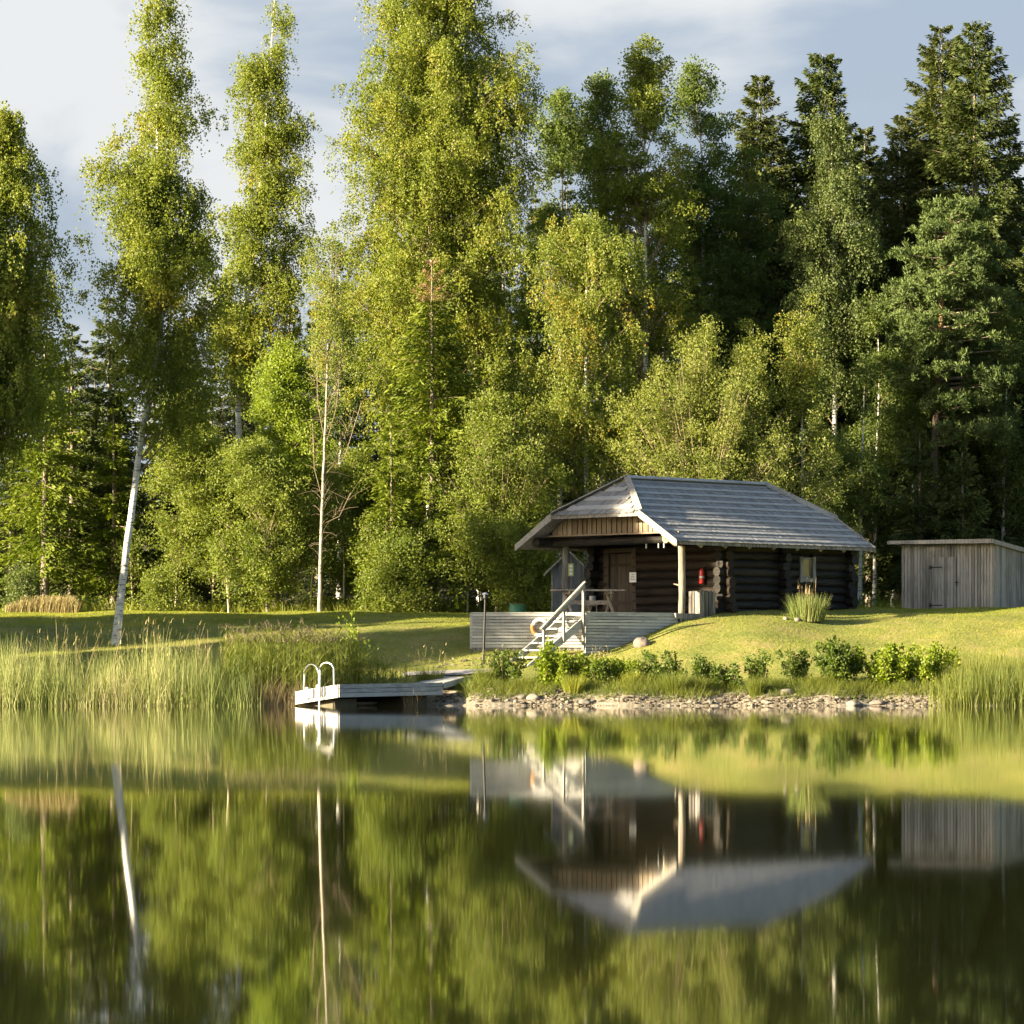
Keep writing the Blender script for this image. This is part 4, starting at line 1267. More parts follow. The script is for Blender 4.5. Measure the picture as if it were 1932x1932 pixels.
def clad(a, c, za0, za1, name, w=0.115):
    mb = MB(); L = np.linalg.norm(c - a); d = (c - a) / L; o = np.array([d[1], -d[0], 0]); s = 0; k = 0
    mb.box(a + ZD * zb - o * 0.02, c - a, o * 0.018, ZD * (min(za0, za1) - zb))
    while s < L - 0.02:
        bw = min(w * random.uniform(0.9, 1.1), L - s)
        h0 = za0 + (za1 - za0) * s / L; h1 = za0 + (za1 - za0) * (s + bw) / L
        p = [a + d * (s + .009) + ZD * zb, a + d * (s + bw - .009) + ZD * zb, a + d * (s + bw - .009) + ZD * h1, a + d * (s + .009) + ZD * h0]
        mb.prism(p, o * random.uniform(0.020, 0.032)); s += bw; k += 1
    return mb.build(name, M['shed_board'], sh)


clad(A, B, z0A, z0B, 'front_wall'); clad(B, Cc, z0B, zC, 'side_wall'); clad(Dd, A, zC, z0A, 'side_wall'); clad(Cc, Dd, zC, zC, 'back_wall')
e1 = (B - A) / np.linalg.norm(B - A); e2 = (Cc - B) / np.linalg.norm(Cc - B)
b = MB()
r = [A - e1 * .36 - e2 * .34 + ZD * (z0A + .035), B + e1 * .10 - e2 * .34 + ZD * (z0B + .06), Cc + e1 * .10 + e2 * .3 + ZD * (zC + .02), Dd - e1 * .36 + e2 * .3 + ZD * (zC + .0)]
b.hexa([q + ZD * 0.02 for q in r] + [q + ZD * 0.10 for q in r]); b.build('roof', M['dark_post'], sh)
b = MB(); b.hexa([r[0] - ZD * .02 - e2 * .03, r[1] - ZD * .05 - e2 * .03, r[1] - ZD * .05, r[0] - ZD * .02] + [r[0] + ZD * .09 - e2 * .03, r[1] + ZD * .09 - e2 * .03, r[1] + ZD * .09, r[0] + ZD * .09])
b.hexa([r[1] - ZD * .05 + e1 * .03, r[2] - ZD * .05 + e1 * .03, r[2] - ZD * .05, r[1] - ZD * .05] + [r[1] + ZD * .09 + e1 * .03, r[2] + ZD * .09 + e1 * .03, r[2] + ZD * .09, r[1] + ZD * .09])
b.build('fascia', M['shed_board'], sh)
of = np.array([e1[1], -e1[0], 0])
b = MB(); Ls = np.linalg.norm(B - A); f0, f1 = 0.335 * Ls, 0.60 * Ls; s = f0
while s < f1 - .02:
    bw = min(0.115, f1 - s); b.box(A + e1 * (s + .006) + of * 0.034 + ZD * (zb + .03), e1 * (bw - .012), of * random.uniform(.018, .026), ZD * 1.88); s += bw
dr = b.build('door', M['shed_board'], sh)
for zz in (0.30, 1.56):
    b = MB(); b.box(A + e1 * (f0 - .06) + of * .062 + ZD * (zb + zz), e1 * 0.46, of * .008, ZD * 0.035); b.box(A + e1 * (f0 - .08) + of * .055 + ZD * (zb + zz - .05), e1 * 0.04, of * .02, ZD * 0.13); b.build('hinge', M['iron'], dr)
b = MB(); b.box(A + e1 * (f1 - .05) + of * .063 + ZD * (zb + 1.05), e1 * 0.14, of * .012, ZD * 0.03); b.box(A + e1 * (f1 - .01) + of * .063 + ZD * (zb + .93), e1 * 0.025, of * .014, ZD * 0.20); b.build('latch', M['iron'], dr)

# ------------------------------------------------------------------ jetty
jt = thing('jetty', (-3.8, 119.6, 0.1), 'white boarded bathing jetty listing into the lake with a chrome ladder', 'jetty')
JA, JB = P(558.5, 1305, 119.1), P(639, 1291.5, 118.0)
JC = P(834, 1287.5, 121.3); JD = JA + (JC - JB)
HT = 0.37
oe = np.array([(JA - JB)[1], -(JA - JB)[0], 0]); oe = -oe / np.linalg.norm(oe)
oe = np.array([-0.66, -0.75, 0.]); os_ = np.array([0.75, -0.66, 0.])


def facing(a, c, h, n, out, th, gap=0.012):
    mb = MB()
    for i in range(n):
        z0, z1 = -h * (i + 1) / n + gap, -h * i / n
        mb.hexa([a + ZD * z0, c + ZD * z0, c + ZD * z0 + out * th, a + ZD * z0 + out * th, a + ZD * z1, c + ZD * z1, c + ZD * z1 + out * th, a + ZD * z1 + out * th])
    return mb


facing(JB, JC, HT, 3, os_, 0.03).build('side_board', M['grey_board'], jt)
facing(JA, JD, HT, 3, -os_, 0.03).build('side_board', M['grey_board'], jt)
facing(JA, JB, HT, 1, oe, 0.03).build('end_board', M['white_board'], jt)
b = MB(); n = 24
for k in range(n):
    f0, f1 = (k + .03) / n, (k + .97) / n
    a0, a1, c0, c1 = JB + (JC - JB) * f0, JB + (JC - JB) * f1, JA + (JD - JA) * f0, JA + (JD - JA) * f1
    dn2 = ZD * .045
    b.hexa([a0 - dn2, a1 - dn2, c1 - dn2, c0 - dn2, a0 - ZD * .004, a1 - ZD * .004, c1 - ZD * .004, c0 - ZD * .004])
b.build('decking', M['grey_board'], jt)
ctr = lambda s, t: JB + (JC - JB) * s + (JA - JB) * t
for s0, s1, mt in ((0.06, 0.26, 'concrete'), (0.72, 0.94, 'concrete')):
    b = MB(); q = [ctr(s0, .22), ctr(s1, .22), ctr(s1, .85), ctr(s0, .85)]
    b.hexa([np.array([p[0], p[1], -0.25]) for p in q] + [p - ZD * .36 for p in q]); b.build('float', M[mt], jt)
b = MB(); q = [ctr(.03, .04), ctr(.97, .04), ctr(.97, .96), ctr(.03, .96)]
b.hexa([p - ZD * .34 for p in q] + [p - ZD * .06 for p in q]); b.build('frame', M['dark'], jt)
# ladder: two hoops, inner legs run down into the water
ld = MB()


def hoop(x0, y0, x1, y1, ytop, Ya, Yb, foot):
    p, q = P(x0, y0, Ya), P(x1, y1, Yb); top = PZ(ytop, (Ya + Yb) / 2); r = np.linalg.norm((q - p)[:2]) / 2
    m = (p + q) / 2; pts = [np.array([p[0], p[1], p[2]])]
    pts.append(np.array([p[0], p[1], top - r * 0.9]) * 0.9 + np.array([m[0], m[1], top - r * 0.9]) * 0.1)
    for a in np.linspace(math.pi * 0.92, math.pi * 0.08, 11):
        pts.append(np.array([m[0] + (q[0] - p[0]) / 2 * math.cos(a), m[1] + (q[1] - p[1]) / 2 * math.cos(a), top - r * 0.9 + 0.9 * r * math.sin(a)]))
    pts.append(np.array([q[0], q[1], q[2]]))
    b = MB(); b.tube(pts, 0.021, 10); return b


hoop(573, 1304, 602, 1345, 1253.5, 118.85, 118.3, 0).build('hoop', M['steel'], jt)
hoop(602.5, 1345, 630, 1294, 1250, 118.25, 117.98, 0).build('hoop', M['steel'], jt)
b = MB()
for f, t in ((0.30, 0.16), (0.56, 0.16)):
    a = JA + (JB - JA) * f + oe * 0.05; e = (JB - JA) * t
    for k in range(3):
        b.box(a + e * k / 3 - ZD * 0.25, e * 0.24, oe * 0.045, ZD * 0.25)
b.box(JA + (JB - JA) * 0.27 + oe * .04 - ZD * .27, (JB - JA) * .06, oe * .06, ZD * .33)
b.box(JA + (JB - JA) * 0.53 + oe * .04 - ZD * .27, (JB - JA) * .06, oe * .06, ZD * .35)
b.build('ladder_mount', M['ring_white'], jt)
for zz in (-.3, -.55):
    b = MB(); b.tube([np.array([PX(590, 118.2), 118.25, zz]), np.array([PX(612, 118.2), 118.15, zz])], .02, 8); b.build('rung', M['steel'], jt)

gw = thing('gangway', (-1.8, 122.4, .6), 'grey plank ramp from the shore path down to the jetty', 'gangway')
g0, g1, g2, g3 = P(836, 1288, 121.35), P(875.5, 1277, 123.1), P(823, 1275.5, 124.4), P(783, 1289, 122.55)
for z_ in ():
    pass
b = MB(); n = 10
for k in range(n):
    f0, f1 = (k + .03) / n, (k + .97) / n
    a0, a1, c0, c1 = g0 + (g3 - g0) * f0, g0 + (g3 - g0) * f1, g1 + (g2 - g1) * f0, g1 + (g2 - g1) * f1
    b.hexa([a0 - ZD * .03, c0 - ZD * .03, c1 - ZD * .03, a1 - ZD * .03, a0, c0, c1, a1])
b.build('decking', M['grey_board'], gw)
b = MB(); o4 = np.array([.75, -.66, 0]) * .035
b.hexa([g0 - ZD * .17 + o4, g1 - ZD * .17 + o4, g1 - ZD * .17, g0 - ZD * .17, g0 - ZD * .005 + o4, g1 - ZD * .005 + o4, g1 - ZD * .005, g0 - ZD * .005]); b.build('side_board', M['grey_board'], gw)

# gravel path that meets the gangway
xs = np.linspace(-3.2, -0.6, 14); V = []
for x in xs:
    yy = 124.75 + 0.05 * math.sin(x * 2)
    V += [(x, yy, float(tz(x, yy)) + 0.045), (x, yy + 0.9, float(tz(x, yy + .9)) + 0.045)]
V = np.array(V); i = np.arange(len(xs) - 1) * 2
o = obj_np('path', V, np.stack([i, i + 2, i + 3, i + 1], -1), M['path']); o['kind'] = 'structure'

# ------------------------------------------------------------------ stones


def rock(name, c, r, label, mat='stone', group=None, seed=0, squash=0.65):
    rr = random.Random(seed)
    bm = bmesh.new(); bmesh.ops.create_icosphere(bm, subdivisions=3, radius=1)
    ph = [rr.uniform(0, 6.28) for _ in range(9)]
    for v in bm.verts:
        p = v.co
        k = 1 + .16 * math.sin(2.1 * p.x + ph[0]) + .14 * math.sin(2.7 * p.y + ph[1]) + .12 * math.sin(3.1 * p.z + ph[2]) + .05 * math.sin(7 * p.x + 5 * p.y + ph[3]) + .04 * math.sin(9 * p.z - 6 * p.y + ph[4])
        k = min(k, 1.0 + 0.13 * (rr.random() < 2))
        v.co = Vector((p.x * k * r[0], p.y * k * r[1], p.z * k * r[2]))
    me = bpy.data.meshes.new(name); bm.to_mesh(me); bm.free()
    me.polygons.foreach_set('use_smooth', [True] * len(me.polygons))
    o = link(name, me, M[mat], None, c); o.rotation_euler = (0, 0, rr.uniform(0, 6))
    return tag(o, label, 'boulder', group)


for k, (x, y, Y, rx, rz, mat, lab) in enumerate([
    (1212, 1190, 127.9, 0.30, 0.24, 'stone_pink', 'round pinkish boulder leaning on the terrace wall in the grass'),
    (848, 1322, 119.9, 0.34, 0.20, 'stone', 'large wet boulder at the shore under the gangway end'),
    (983, 1303, 120.9, 0.16, 0.09, 'stone', 'grey flat rock on the gravel bank below the stair'),
    (1008, 1306, 120.8, 0.22, 0.11, 'stone_pale', 'pale angular rock beside the flat rock below the stair'),
    (1105, 1316, 120.4, 0.22, 0.08, 'stone_pale', 'long pale slab on the gravel bank below the bright leafy bush'),
    (1340, 1318, 120.3, 0.11, 0.08, 'stone_pale', 'small white upright stone on the gravel bank'),
    (1352, 1322, 120.1, 0.16, 0.07, 'stone', 'grey stone beside the small white upright stone on the bank'),
    (1485, 1303, 120.9, 0.24, 0.09, 'stone', 'brown flat rock under the dark bush on the bank'),
    (1612, 1325, 119.9, 0.27, 0.12, 'stone_pale', 'pale pointed rock at the waterline near the right reeds'),
    (1655, 1318, 120.4, 0.22, 0.09, 'stone_pink', 'brownish rock on the bank above the two waterline rocks'),
    (1685, 1328, 119.85, 0.20, 0.10, 'stone', 'grey rock at the waterline between the pointed rock and the reeds'),
    (1712, 1330, 119.8, 0.13, 0.08, 'stone', 'small dark rock at the waterline closest to the reeds'),
    (1505, 1172, 130.9, 0.13, 0.07, 'stone_pale', 'white stone at the foot of the plume grass clump'),
    (1482, 1173, 130.8, 0.11, 0.06, 'stone_pale', 'flat white stone left of another at the plume grass foot'),
]):
    X = PX(x, Y); z = float(tz(X, Y)); rock('boulder', (X, Y, z + rz * 0.25), (rx, rx * .8, rz * 1.15), lab, mat, 'boulders along the bank and lawn', k)


def pebbles():
    t = (1 + 5 ** .5) / 2
    iv = np.array([(-1, t, 0), (1, t, 0), (-1, -t, 0), (1, -t, 0), (0, -1, t), (0, 1, t), (0, -1, -t), (0, 1, -t), (t, 0, -1), (t, 0, 1), (-t, 0, -1), (-t, 0, 1)]) / 1.9
    jf = np.array([(0, 11, 5), (0, 5, 1), (0, 1, 7), (0, 7, 10), (0, 10, 11), (1, 5, 9), (5, 11, 4), (11, 10, 2), (10, 7, 6), (7, 1, 8), (3, 9, 4), (3, 4, 2), (3, 2, 6), (3, 6, 8), (3, 8, 9), (4, 9, 5), (2, 4, 11), (6, 2, 10), (8, 6, 7), (9, 8, 1)])
    n = 9000
    X = rng.uniform(-2.2, 12.8, n); s = rng.uniform(-0.25, 1.7, n)
    keep = lump(np.stack([X, s * 2, 0 * X], 1), 1.7) + .5 * lump(np.stack([X, s * 2, 0 * X], 1) + 7, 5) > -.35; X, s = X[keep], s[keep]
    Y = shore(X) + s
    k = (Y < 122.6); X, Y = X[k], Y[k]
    # the trodden, stony patch by the path
    X2 = rng.uniform(-2.4, 0.0, 150); Y2 = rng.uniform(126.5, 128.0, 150); X = np.concatenate([X, X2]); Y = np.concatenate([Y, Y2])
    n = len(X); Z = tz(X, Y)
    r = np.exp(rng.normal(-3.75, 0.5, n)).clip(0.012, 0.11)
    sc = np.stack([r * rng.uniform(.8, 1.6, n), r * rng.uniform(.8, 1.4, n), r * rng.uniform(.45, .8, n)], 1)
    V = iv[None] * (1 + rng.normal(0, .16, (n, 12, 1))) * sc[:, None]
    a = rng.uniform(0, 6.28, n); ca, sa = np.cos(a)[:, None], np.sin(a)[:, None]
    V = np.stack([V[..., 0] * ca - V[..., 1] * sa, V[..., 0] * sa + V[..., 1] * ca, V[..., 2]], -1)
    V = V + np.stack([X, Y, Z + sc[:, 2] * .35], 1)[:, None]
    m, tt, out = newmat('pebble'); b = N(tt, 'ShaderNodeBsdfPrincipled', Roughness=0.85)
    at = N(tt, 'ShaderNodeAttribute', attribute_name='rnd')
    tt.links.new(ramp(tt, at.outputs['Fac'], [(0, (0.05, .04, .026)), (.5, (.115, .095, .066)), (.85, (.185, .157, .118)), (1, (.28, .245, .195))]), b.inputs['Base Color'])
    tt.links.new(b.outputs[0], out.inputs['Surface'])
    o = obj_np('gravel', V.reshape(-1, 3), (jf[None] + (np.arange(n) * 12)[:, None, None]).reshape(-1, 3), m, rnd=np.repeat(rng.uniform(0, 1, n), 12))
    tag(o, 'pale pebbles and gravel strewn along the eroded lake bank', 'gravel', kind='stuff')


pebbles()

# ------------------------------------------------------------------ trees (outlines read from the photograph as y, left, right)
edge_b = leafy('birch', 'weeping birch cut off by the left edge with a shaded lower crown', 'tree', 124.5,
      [(212, -12, 28), (300, -75, 55), (375, -110, 78), (440, -150, 95), (455, -160, 140), (520, -170, 132), (580, -170, 148), (640, -170, 135), (720, -165, 118), (800, -150, 66), (850, -120, 20)],
      [(-70, 1180), (-62, 800), (-45, 500), (-5, 240)], 760, 'birch_leaf', leaf=0.125, gap=-0.6)
leafy('birch', 'tall leaning white birch rising from the lawn behind the reeds', 'tree', 130,
      [(-25, 290, 320), (40, 268, 345), (120, 250, 342), (170, 235, 350), (185, 180, 385), (240, 178, 372), (330, 182, 385), (400, 186, 405), (440, 200, 425), (520, 205, 430), (560, 180, 430), (640, 196, 425), (700, 235, 412), (760, 300, 405), (800, 330, 380)],
      [(217, 1185), (230, 1105), (246, 980), (262, 855), (280, 745), (303, 640), (306, 540), (300, 400), (296, 200), (303, -15)], 520, 'birch_leaf', leaf=0.12, gap=-0.55, r0=0.13, noise=0.75)
leafy('birch', 'tall slender forked birch between the leaning birch and the big central birch', 'tree', 152,
      [(-20, 512, 530), (60, 488, 552), (130, 455, 566), (150, 465, 560), (220, 450, 574), (300, 438, 586), (400, 430, 588), (500, 425, 592), (600, 405, 590), (680, 415, 560), (720, 440, 540)],
      [(450, 1160), (450, 800), (447, 660), (474, 520), (488, 380), (505, 200), (518, 0)], 440, 'birch_leaf', leaf=0.12, gap=-0.6, r0=0.15, noise=0.7,
      extra_limbs=[([(448, 720), (440, 610), (424, 565)], .07), ([(452, 720), (470, 660), (500, 620)], .05), ([(450, 760), (480, 690), (520, 640)], .035)])
def bare_birch():
    Y = 142.5
    tr = [(603, 1162), (605, 1060), (609, 930), (614, 800), (618, 690), (623, 560), (626, 452)]
    pts, at = trunk_line(tr, Y)
    br = []
    for (x0, y0_, x1, y1_, r) in [(609, 930, 682, 760, .011), (610, 900, 664, 790, .010), (612, 850, 645, 660, .010), (618, 700, 642, 540, .009), (608, 940, 590, 800, .009), (612, 830, 598, 660, .009), (618, 720, 606, 560, .008),
                                  (607, 990, 662, 930, .009), (615, 780, 648, 630, .009), (621, 620, 634, 490, .008)]:
        br.append(([(x0, y0_), ((x0 + x1) / 2 + (6 if x1 > x0 else -6), (y0_ + y1_) / 2 + 14), (x1, y1_)], r))
    root = leafy('birch', 'nearly bare birch with dead upswept branches and a thin pale trunk', 'tree', Y,
          [(455, 612, 640), (520, 598, 652), (600, 592, 660), (720, 586, 662)], tr, 48, 'birch_gold', leaf=0.10, r0=0.07, gap=-1, bark='beige_bark', per=4, extra_limbs=br)
    tw = MB()
    for l, r in br:
        q = [P(x, y, Y) for x, y in l]
        for k in range(11):
            t = random.uniform(.25, 1); p = q[0] * (1 - t) ** 2 + 2 * q[1] * t * (1 - t) + q[2] * t * t
            d = np.array([random.gauss(0, .5), random.gauss(0, .5), random.uniform(.1, 1.0)]); L = random.uniform(.3, 1.0)
            tw.tube([p, p + d * L * .5 + np.array([0, 0, .04]), p + d * L], [.007, .005, .003], 3, cap=False)
    for k in range(150):
        z = pts[0][2] + (pts[-1][2] - pts[0][2]) * random.uniform(.14, .98); p = at(z); a = random.uniform(0, 6.28)
        d = np.array([math.cos(a), math.sin(a), random.uniform(-.3, 1.3)]); L = random.uniform(.25, .95)
        tw.tube([p, p + d * L * .55 + np.array([0, 0, .05]), p + d * L], [.008, .005, .003], 3, cap=False)
    tw.build('twigs', M['twig'], root, fix=False)


bare_birch()
leafy('birch', 'largest birch, broad bright crown above the dead topped spruce', 'tree', 150.5,
      [(-35, 700, 940), (60, 690, 945), (90, 685, 960), (110, 680, 1022), (160, 670, 1020), (200, 662, 1012), (300, 648, 1010), (400, 640, 1018), (500, 632, 1020), (600, 636, 1005), (700, 650, 1000), (780, 680, 980), (840, 720, 960)],
      [(815, 1160), (813, 700), (816, 500), (821, 330), (828, 120), (835, -25)], 1650, 'birch_leaf', leaf=0.125, gap=-0.6, r0=0.22, noise=0.6,
      extra_limbs=[([(818, 430), (780, 330), (760, 240)], .04), ([(818, 460), (860, 400), (910, 330)], .035), ([(816, 560), (870, 500), (930, 430)], .035)])
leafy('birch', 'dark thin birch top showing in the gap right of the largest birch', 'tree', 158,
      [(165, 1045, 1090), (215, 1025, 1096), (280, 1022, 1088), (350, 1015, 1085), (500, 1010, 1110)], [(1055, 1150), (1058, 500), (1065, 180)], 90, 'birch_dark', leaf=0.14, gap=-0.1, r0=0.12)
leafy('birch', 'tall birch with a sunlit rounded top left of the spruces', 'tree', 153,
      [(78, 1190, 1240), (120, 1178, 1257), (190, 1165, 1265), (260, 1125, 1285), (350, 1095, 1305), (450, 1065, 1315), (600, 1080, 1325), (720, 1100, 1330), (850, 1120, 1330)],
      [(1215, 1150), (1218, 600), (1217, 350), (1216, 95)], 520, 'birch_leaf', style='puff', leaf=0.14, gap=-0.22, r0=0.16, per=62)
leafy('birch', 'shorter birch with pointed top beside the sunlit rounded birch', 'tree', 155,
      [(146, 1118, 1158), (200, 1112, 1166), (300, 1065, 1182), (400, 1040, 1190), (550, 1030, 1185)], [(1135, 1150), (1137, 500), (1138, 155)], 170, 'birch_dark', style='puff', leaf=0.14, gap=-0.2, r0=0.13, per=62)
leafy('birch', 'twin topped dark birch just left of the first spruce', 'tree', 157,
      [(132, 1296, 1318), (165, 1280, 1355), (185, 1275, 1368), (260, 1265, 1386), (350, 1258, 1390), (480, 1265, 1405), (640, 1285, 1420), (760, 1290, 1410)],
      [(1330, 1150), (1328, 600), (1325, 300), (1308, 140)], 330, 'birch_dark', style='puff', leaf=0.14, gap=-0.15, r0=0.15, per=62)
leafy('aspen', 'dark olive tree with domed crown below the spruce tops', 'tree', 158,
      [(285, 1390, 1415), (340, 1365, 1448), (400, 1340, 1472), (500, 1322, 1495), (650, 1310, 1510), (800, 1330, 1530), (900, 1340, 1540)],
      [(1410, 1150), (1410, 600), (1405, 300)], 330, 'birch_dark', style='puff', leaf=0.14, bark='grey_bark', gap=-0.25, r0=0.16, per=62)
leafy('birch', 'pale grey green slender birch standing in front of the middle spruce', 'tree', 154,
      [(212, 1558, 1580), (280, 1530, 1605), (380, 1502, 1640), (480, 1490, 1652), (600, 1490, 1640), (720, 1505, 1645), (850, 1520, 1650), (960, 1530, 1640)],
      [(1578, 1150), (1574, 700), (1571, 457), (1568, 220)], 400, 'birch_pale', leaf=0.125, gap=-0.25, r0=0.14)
leafy('birch', 'yellowing birch with scattered orange leaves above the cabin roof', 'tree', 145.5,
      [(402, 1080, 1108), (412, 1060, 1170), (440, 1030, 1192), (480, 1008, 1198), (560, 990, 1202), (680, 1003, 1218), (760, 1008, 1210), (830, 1030, 1160), (900, 1040, 1130)],
      [(1105, 1155), (1106, 900), (1105, 700), (1108, 420)], 300, 'birch_gold', leaf=0.12, gap=-0.1, r0=0.13, noise=0.8)
leafy('birch', 'young yellowing birch with pointed top right of the willow', 'tree', 146,
      [(580, 1502, 1518), (640, 1478, 1545), (720, 1468, 1560), (800, 1480, 1575), (860, 1490, 1580)], [(1515, 1150), (1514, 850), (1511, 585)], 95, 'birch_gold', style='puff', leaf=0.11, gap=-0.4, r0=0.07, per=60)
leafy('birch', 'small yellowing birch tip rising from the top of the willow', 'tree', 146.6,
      [(620, 1412, 1432), (680, 1396, 1450), (760, 1390, 1462)], [(1425, 1150), (1424, 850), (1421, 620)], 48, 'birch_gold', style='puff', leaf=0.11, gap=-0.4, r0=0.06, per=60)
leafy('willow', 'broad bright willow crown rising behind the cabin roof', 'tree', 144.2,
      [(640, 1322, 1345), (665, 1285, 1390), (690, 1250, 1425), (760, 1185, 1500), (850, 1140, 1560), (930, 1120, 1595), (1050, 1112, 1605), (1140, 1130, 1590)],
      [(1330, 1160), (1320, 1000), (1310, 850), (1330, 660)], 950, 'willow_leaf', style='up', leaf=0.115, bark='grey_bark', gap=-0.1, r0=0.13, per=66, noise=0.7)
leafy('alder', 'rounded leafy alder left of the cabin gable', 'tree', 143.5,
      [(762, 928, 955), (790, 880, 990), (830, 850, 1008), (900, 828, 1055), (1000, 800, 1080), (1070, 800, 1085), (1105, 830, 1070)],
      [(945, 1160), (943, 1000), (940, 780)], 620, 'alder_leaf', style='up', leaf=0.115, bark='grey_bark', gap=0.0, r0=0.07, per=50, noise=0.9)
leafy('aspen', 'bright lime green aspen right of the forked birch', 'tree', 146.5,
      [(650, 515, 558), (700, 490, 588), (760, 478, 602), (830, 470, 610), (950, 430, 612), (1040, 440, 600), (1080, 460, 580)],
      [(520, 1160), (522, 900), (528, 660)], 470, 'aspen_leaf', style='puff', leaf=0.125, bark='grey_bark', gap=-0.1, r0=0.1, per=62)
leafy('alder', 'yellow green alder right of the leaning birch trunk', 'tree', 145,
      [(738, 335, 368), (770, 305, 400), (820, 285, 430), (900, 272, 445), (1000, 280, 455), (1050, 300, 445), (1085, 330, 420)],
      [(436, 1160), (425, 1050), (380, 900), (352, 750)], 400, 'alder_leaf', style='puff', leaf=0.12, bark='grey_bark', gap=0.05, r0=0.06, per=50, noise=0.9)
leafy('alder', 'bushy alder at the wood edge between the aspen and the bare birch', 'tree', 143.6,
      [(835, 452, 490), (880, 418, 540), (950, 398, 580), (1030, 392, 592), (1080, 410, 590), (1110, 440, 560)],
      [(505, 1162), (500, 1000), (480, 850)], 360, 'alder_leaf', style='puff', leaf=0.115, bark='grey_bark', gap=0.05, r0=0.05, per=50, noise=1.0)
leafy('alder', 'thin leafy alder right behind the bare birch trunk', 'tree', 145.5,
      [(855, 650, 690), (920, 620, 735), (1000, 608, 748), (1070, 612, 748), (1110, 640, 730)],
      [(680, 1162), (678, 1000), (670, 860)], 250, 'alder_leaf', style='puff', leaf=0.115, bark='grey_bark', gap=0.05, r0=0.05, per=46, noise=1.0)
leafy('hazel', 'low leafy hazel at the wood edge under the largest birch', 'bush', 142.4,
      [(1010, 730, 770), (1050, 700, 820), (1100, 690, 840), (1155, 700, 830)], [(760, 1164), (760, 1080), (755, 1020)], 150, 'alder_leaf', style='puff', leaf=0.11, bark='grey_bark', gap=-0.2, r0=0.035, per=55, noise=1.0)
leafy('hazel', 'low leafy hazel at the wood edge nearest to the cabin gable', 'bush', 142.6,
      [(1000, 980, 1015), (1040, 950, 1045), (1100, 935, 1060), (1155, 940, 1050)], [(1000, 1164), (1000, 1080), (998, 1010)], 130, 'alder_leaf', style='up', leaf=0.11, bark='grey_bark', gap=-0.2, r0=0.035, per=55, noise=1.0)
leafy('hazel', 'small leafy hazel beside the base of the leaning birch', 'bush', 143.4,
      [(1085, 285, 315), (1110, 270, 330), (1160, 262, 340)], [(300, 1164), (300, 1120), (298, 1090)], 40, 'alder_leaf', style='puff', leaf=0.10, bark='grey_bark', gap=-0.6, r0=0.025, per=45)
leafy('hazel', 'small bluish leafy bush left of the spruce with the bare brown trunk', 'bush', 143.2,
      [(1092, 34, 50), (1110, 22, 62), (1150, 20, 62)], [(42, 1166), (42, 1130), (42, 1095)], 26, 'birch_pale', style='puff', leaf=0.12, bark='grey_bark', gap=-1, r0=0.025, per=45)
# right-hand wood: slim birches with long bare stems in the shade
slim = [(1628, 700, 70, 150, 'slim white stemmed birch between the cabin roof end and the shed'),
        (1655, 560, 62, 153, 'slim birch with hidden stem behind the shed roof tip'),
        (1690, 640, 60, 156, 'slim dark birch above the left end of the shed roof'),
        (1725, 700, 64, 152, 'slim shaded birch left of the pine trunk'),
        (1825, 660, 66, 154, 'slim shaded birch just right of the pine trunk'),
        (1896, 560, 60, 153, 'slim birch with a pale stem above the right end of the shed'),
        (1945, 620, 70, 155, 'slim birch half out of the picture at the right edge')]
for x, yt, hw, Y, lab in slim:
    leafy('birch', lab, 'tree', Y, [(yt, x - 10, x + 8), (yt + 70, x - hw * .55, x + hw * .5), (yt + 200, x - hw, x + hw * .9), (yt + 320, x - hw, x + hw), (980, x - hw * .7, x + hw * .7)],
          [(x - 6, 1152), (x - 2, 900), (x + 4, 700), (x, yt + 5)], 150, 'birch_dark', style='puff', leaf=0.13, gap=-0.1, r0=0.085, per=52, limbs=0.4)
for k, (x, lean, top, Y) in enumerate([(432, -12, 1040, 143.3), (400, 6, 1030, 144.5), (560, 4, 1020, 144.2), (585, 10, 990, 144), (650, -4, 960, 144.4), (690, 5, 1010, 143.6), (725, -14, 1020, 142.8), (780, 6, 1040, 143), (850, -5, 1000, 144), (882, 3, 980, 143.2), (905, -3, 1000, 144.2), (935, 7, 1010, 143), (975, -6, 990, 143.6), (1010, 4, 1000, 144), (330, 8, 1040, 145), (250, -5, 1050, 145.2)]):
    leafy('sapling', 'thin pale stemmed sapling in the dark foot of the wood', 'sapling', Y, [(top - 30, x + lean - 6, x + lean + 6), (top + 30, x + lean - 22, x + lean + 22), (top + 70, x + lean - 14, x + lean + 14)],
          [(x, 1160), (x + lean * .5, (1160 + top) / 2 - 20), (x + lean, top - 25)], 12, 'alder_leaf', style='puff', leaf=0.12, bark='pale_twig', gap=-1, r0=0.035, per=26, limbs=0.4, group='thin saplings at the foot of the wood')
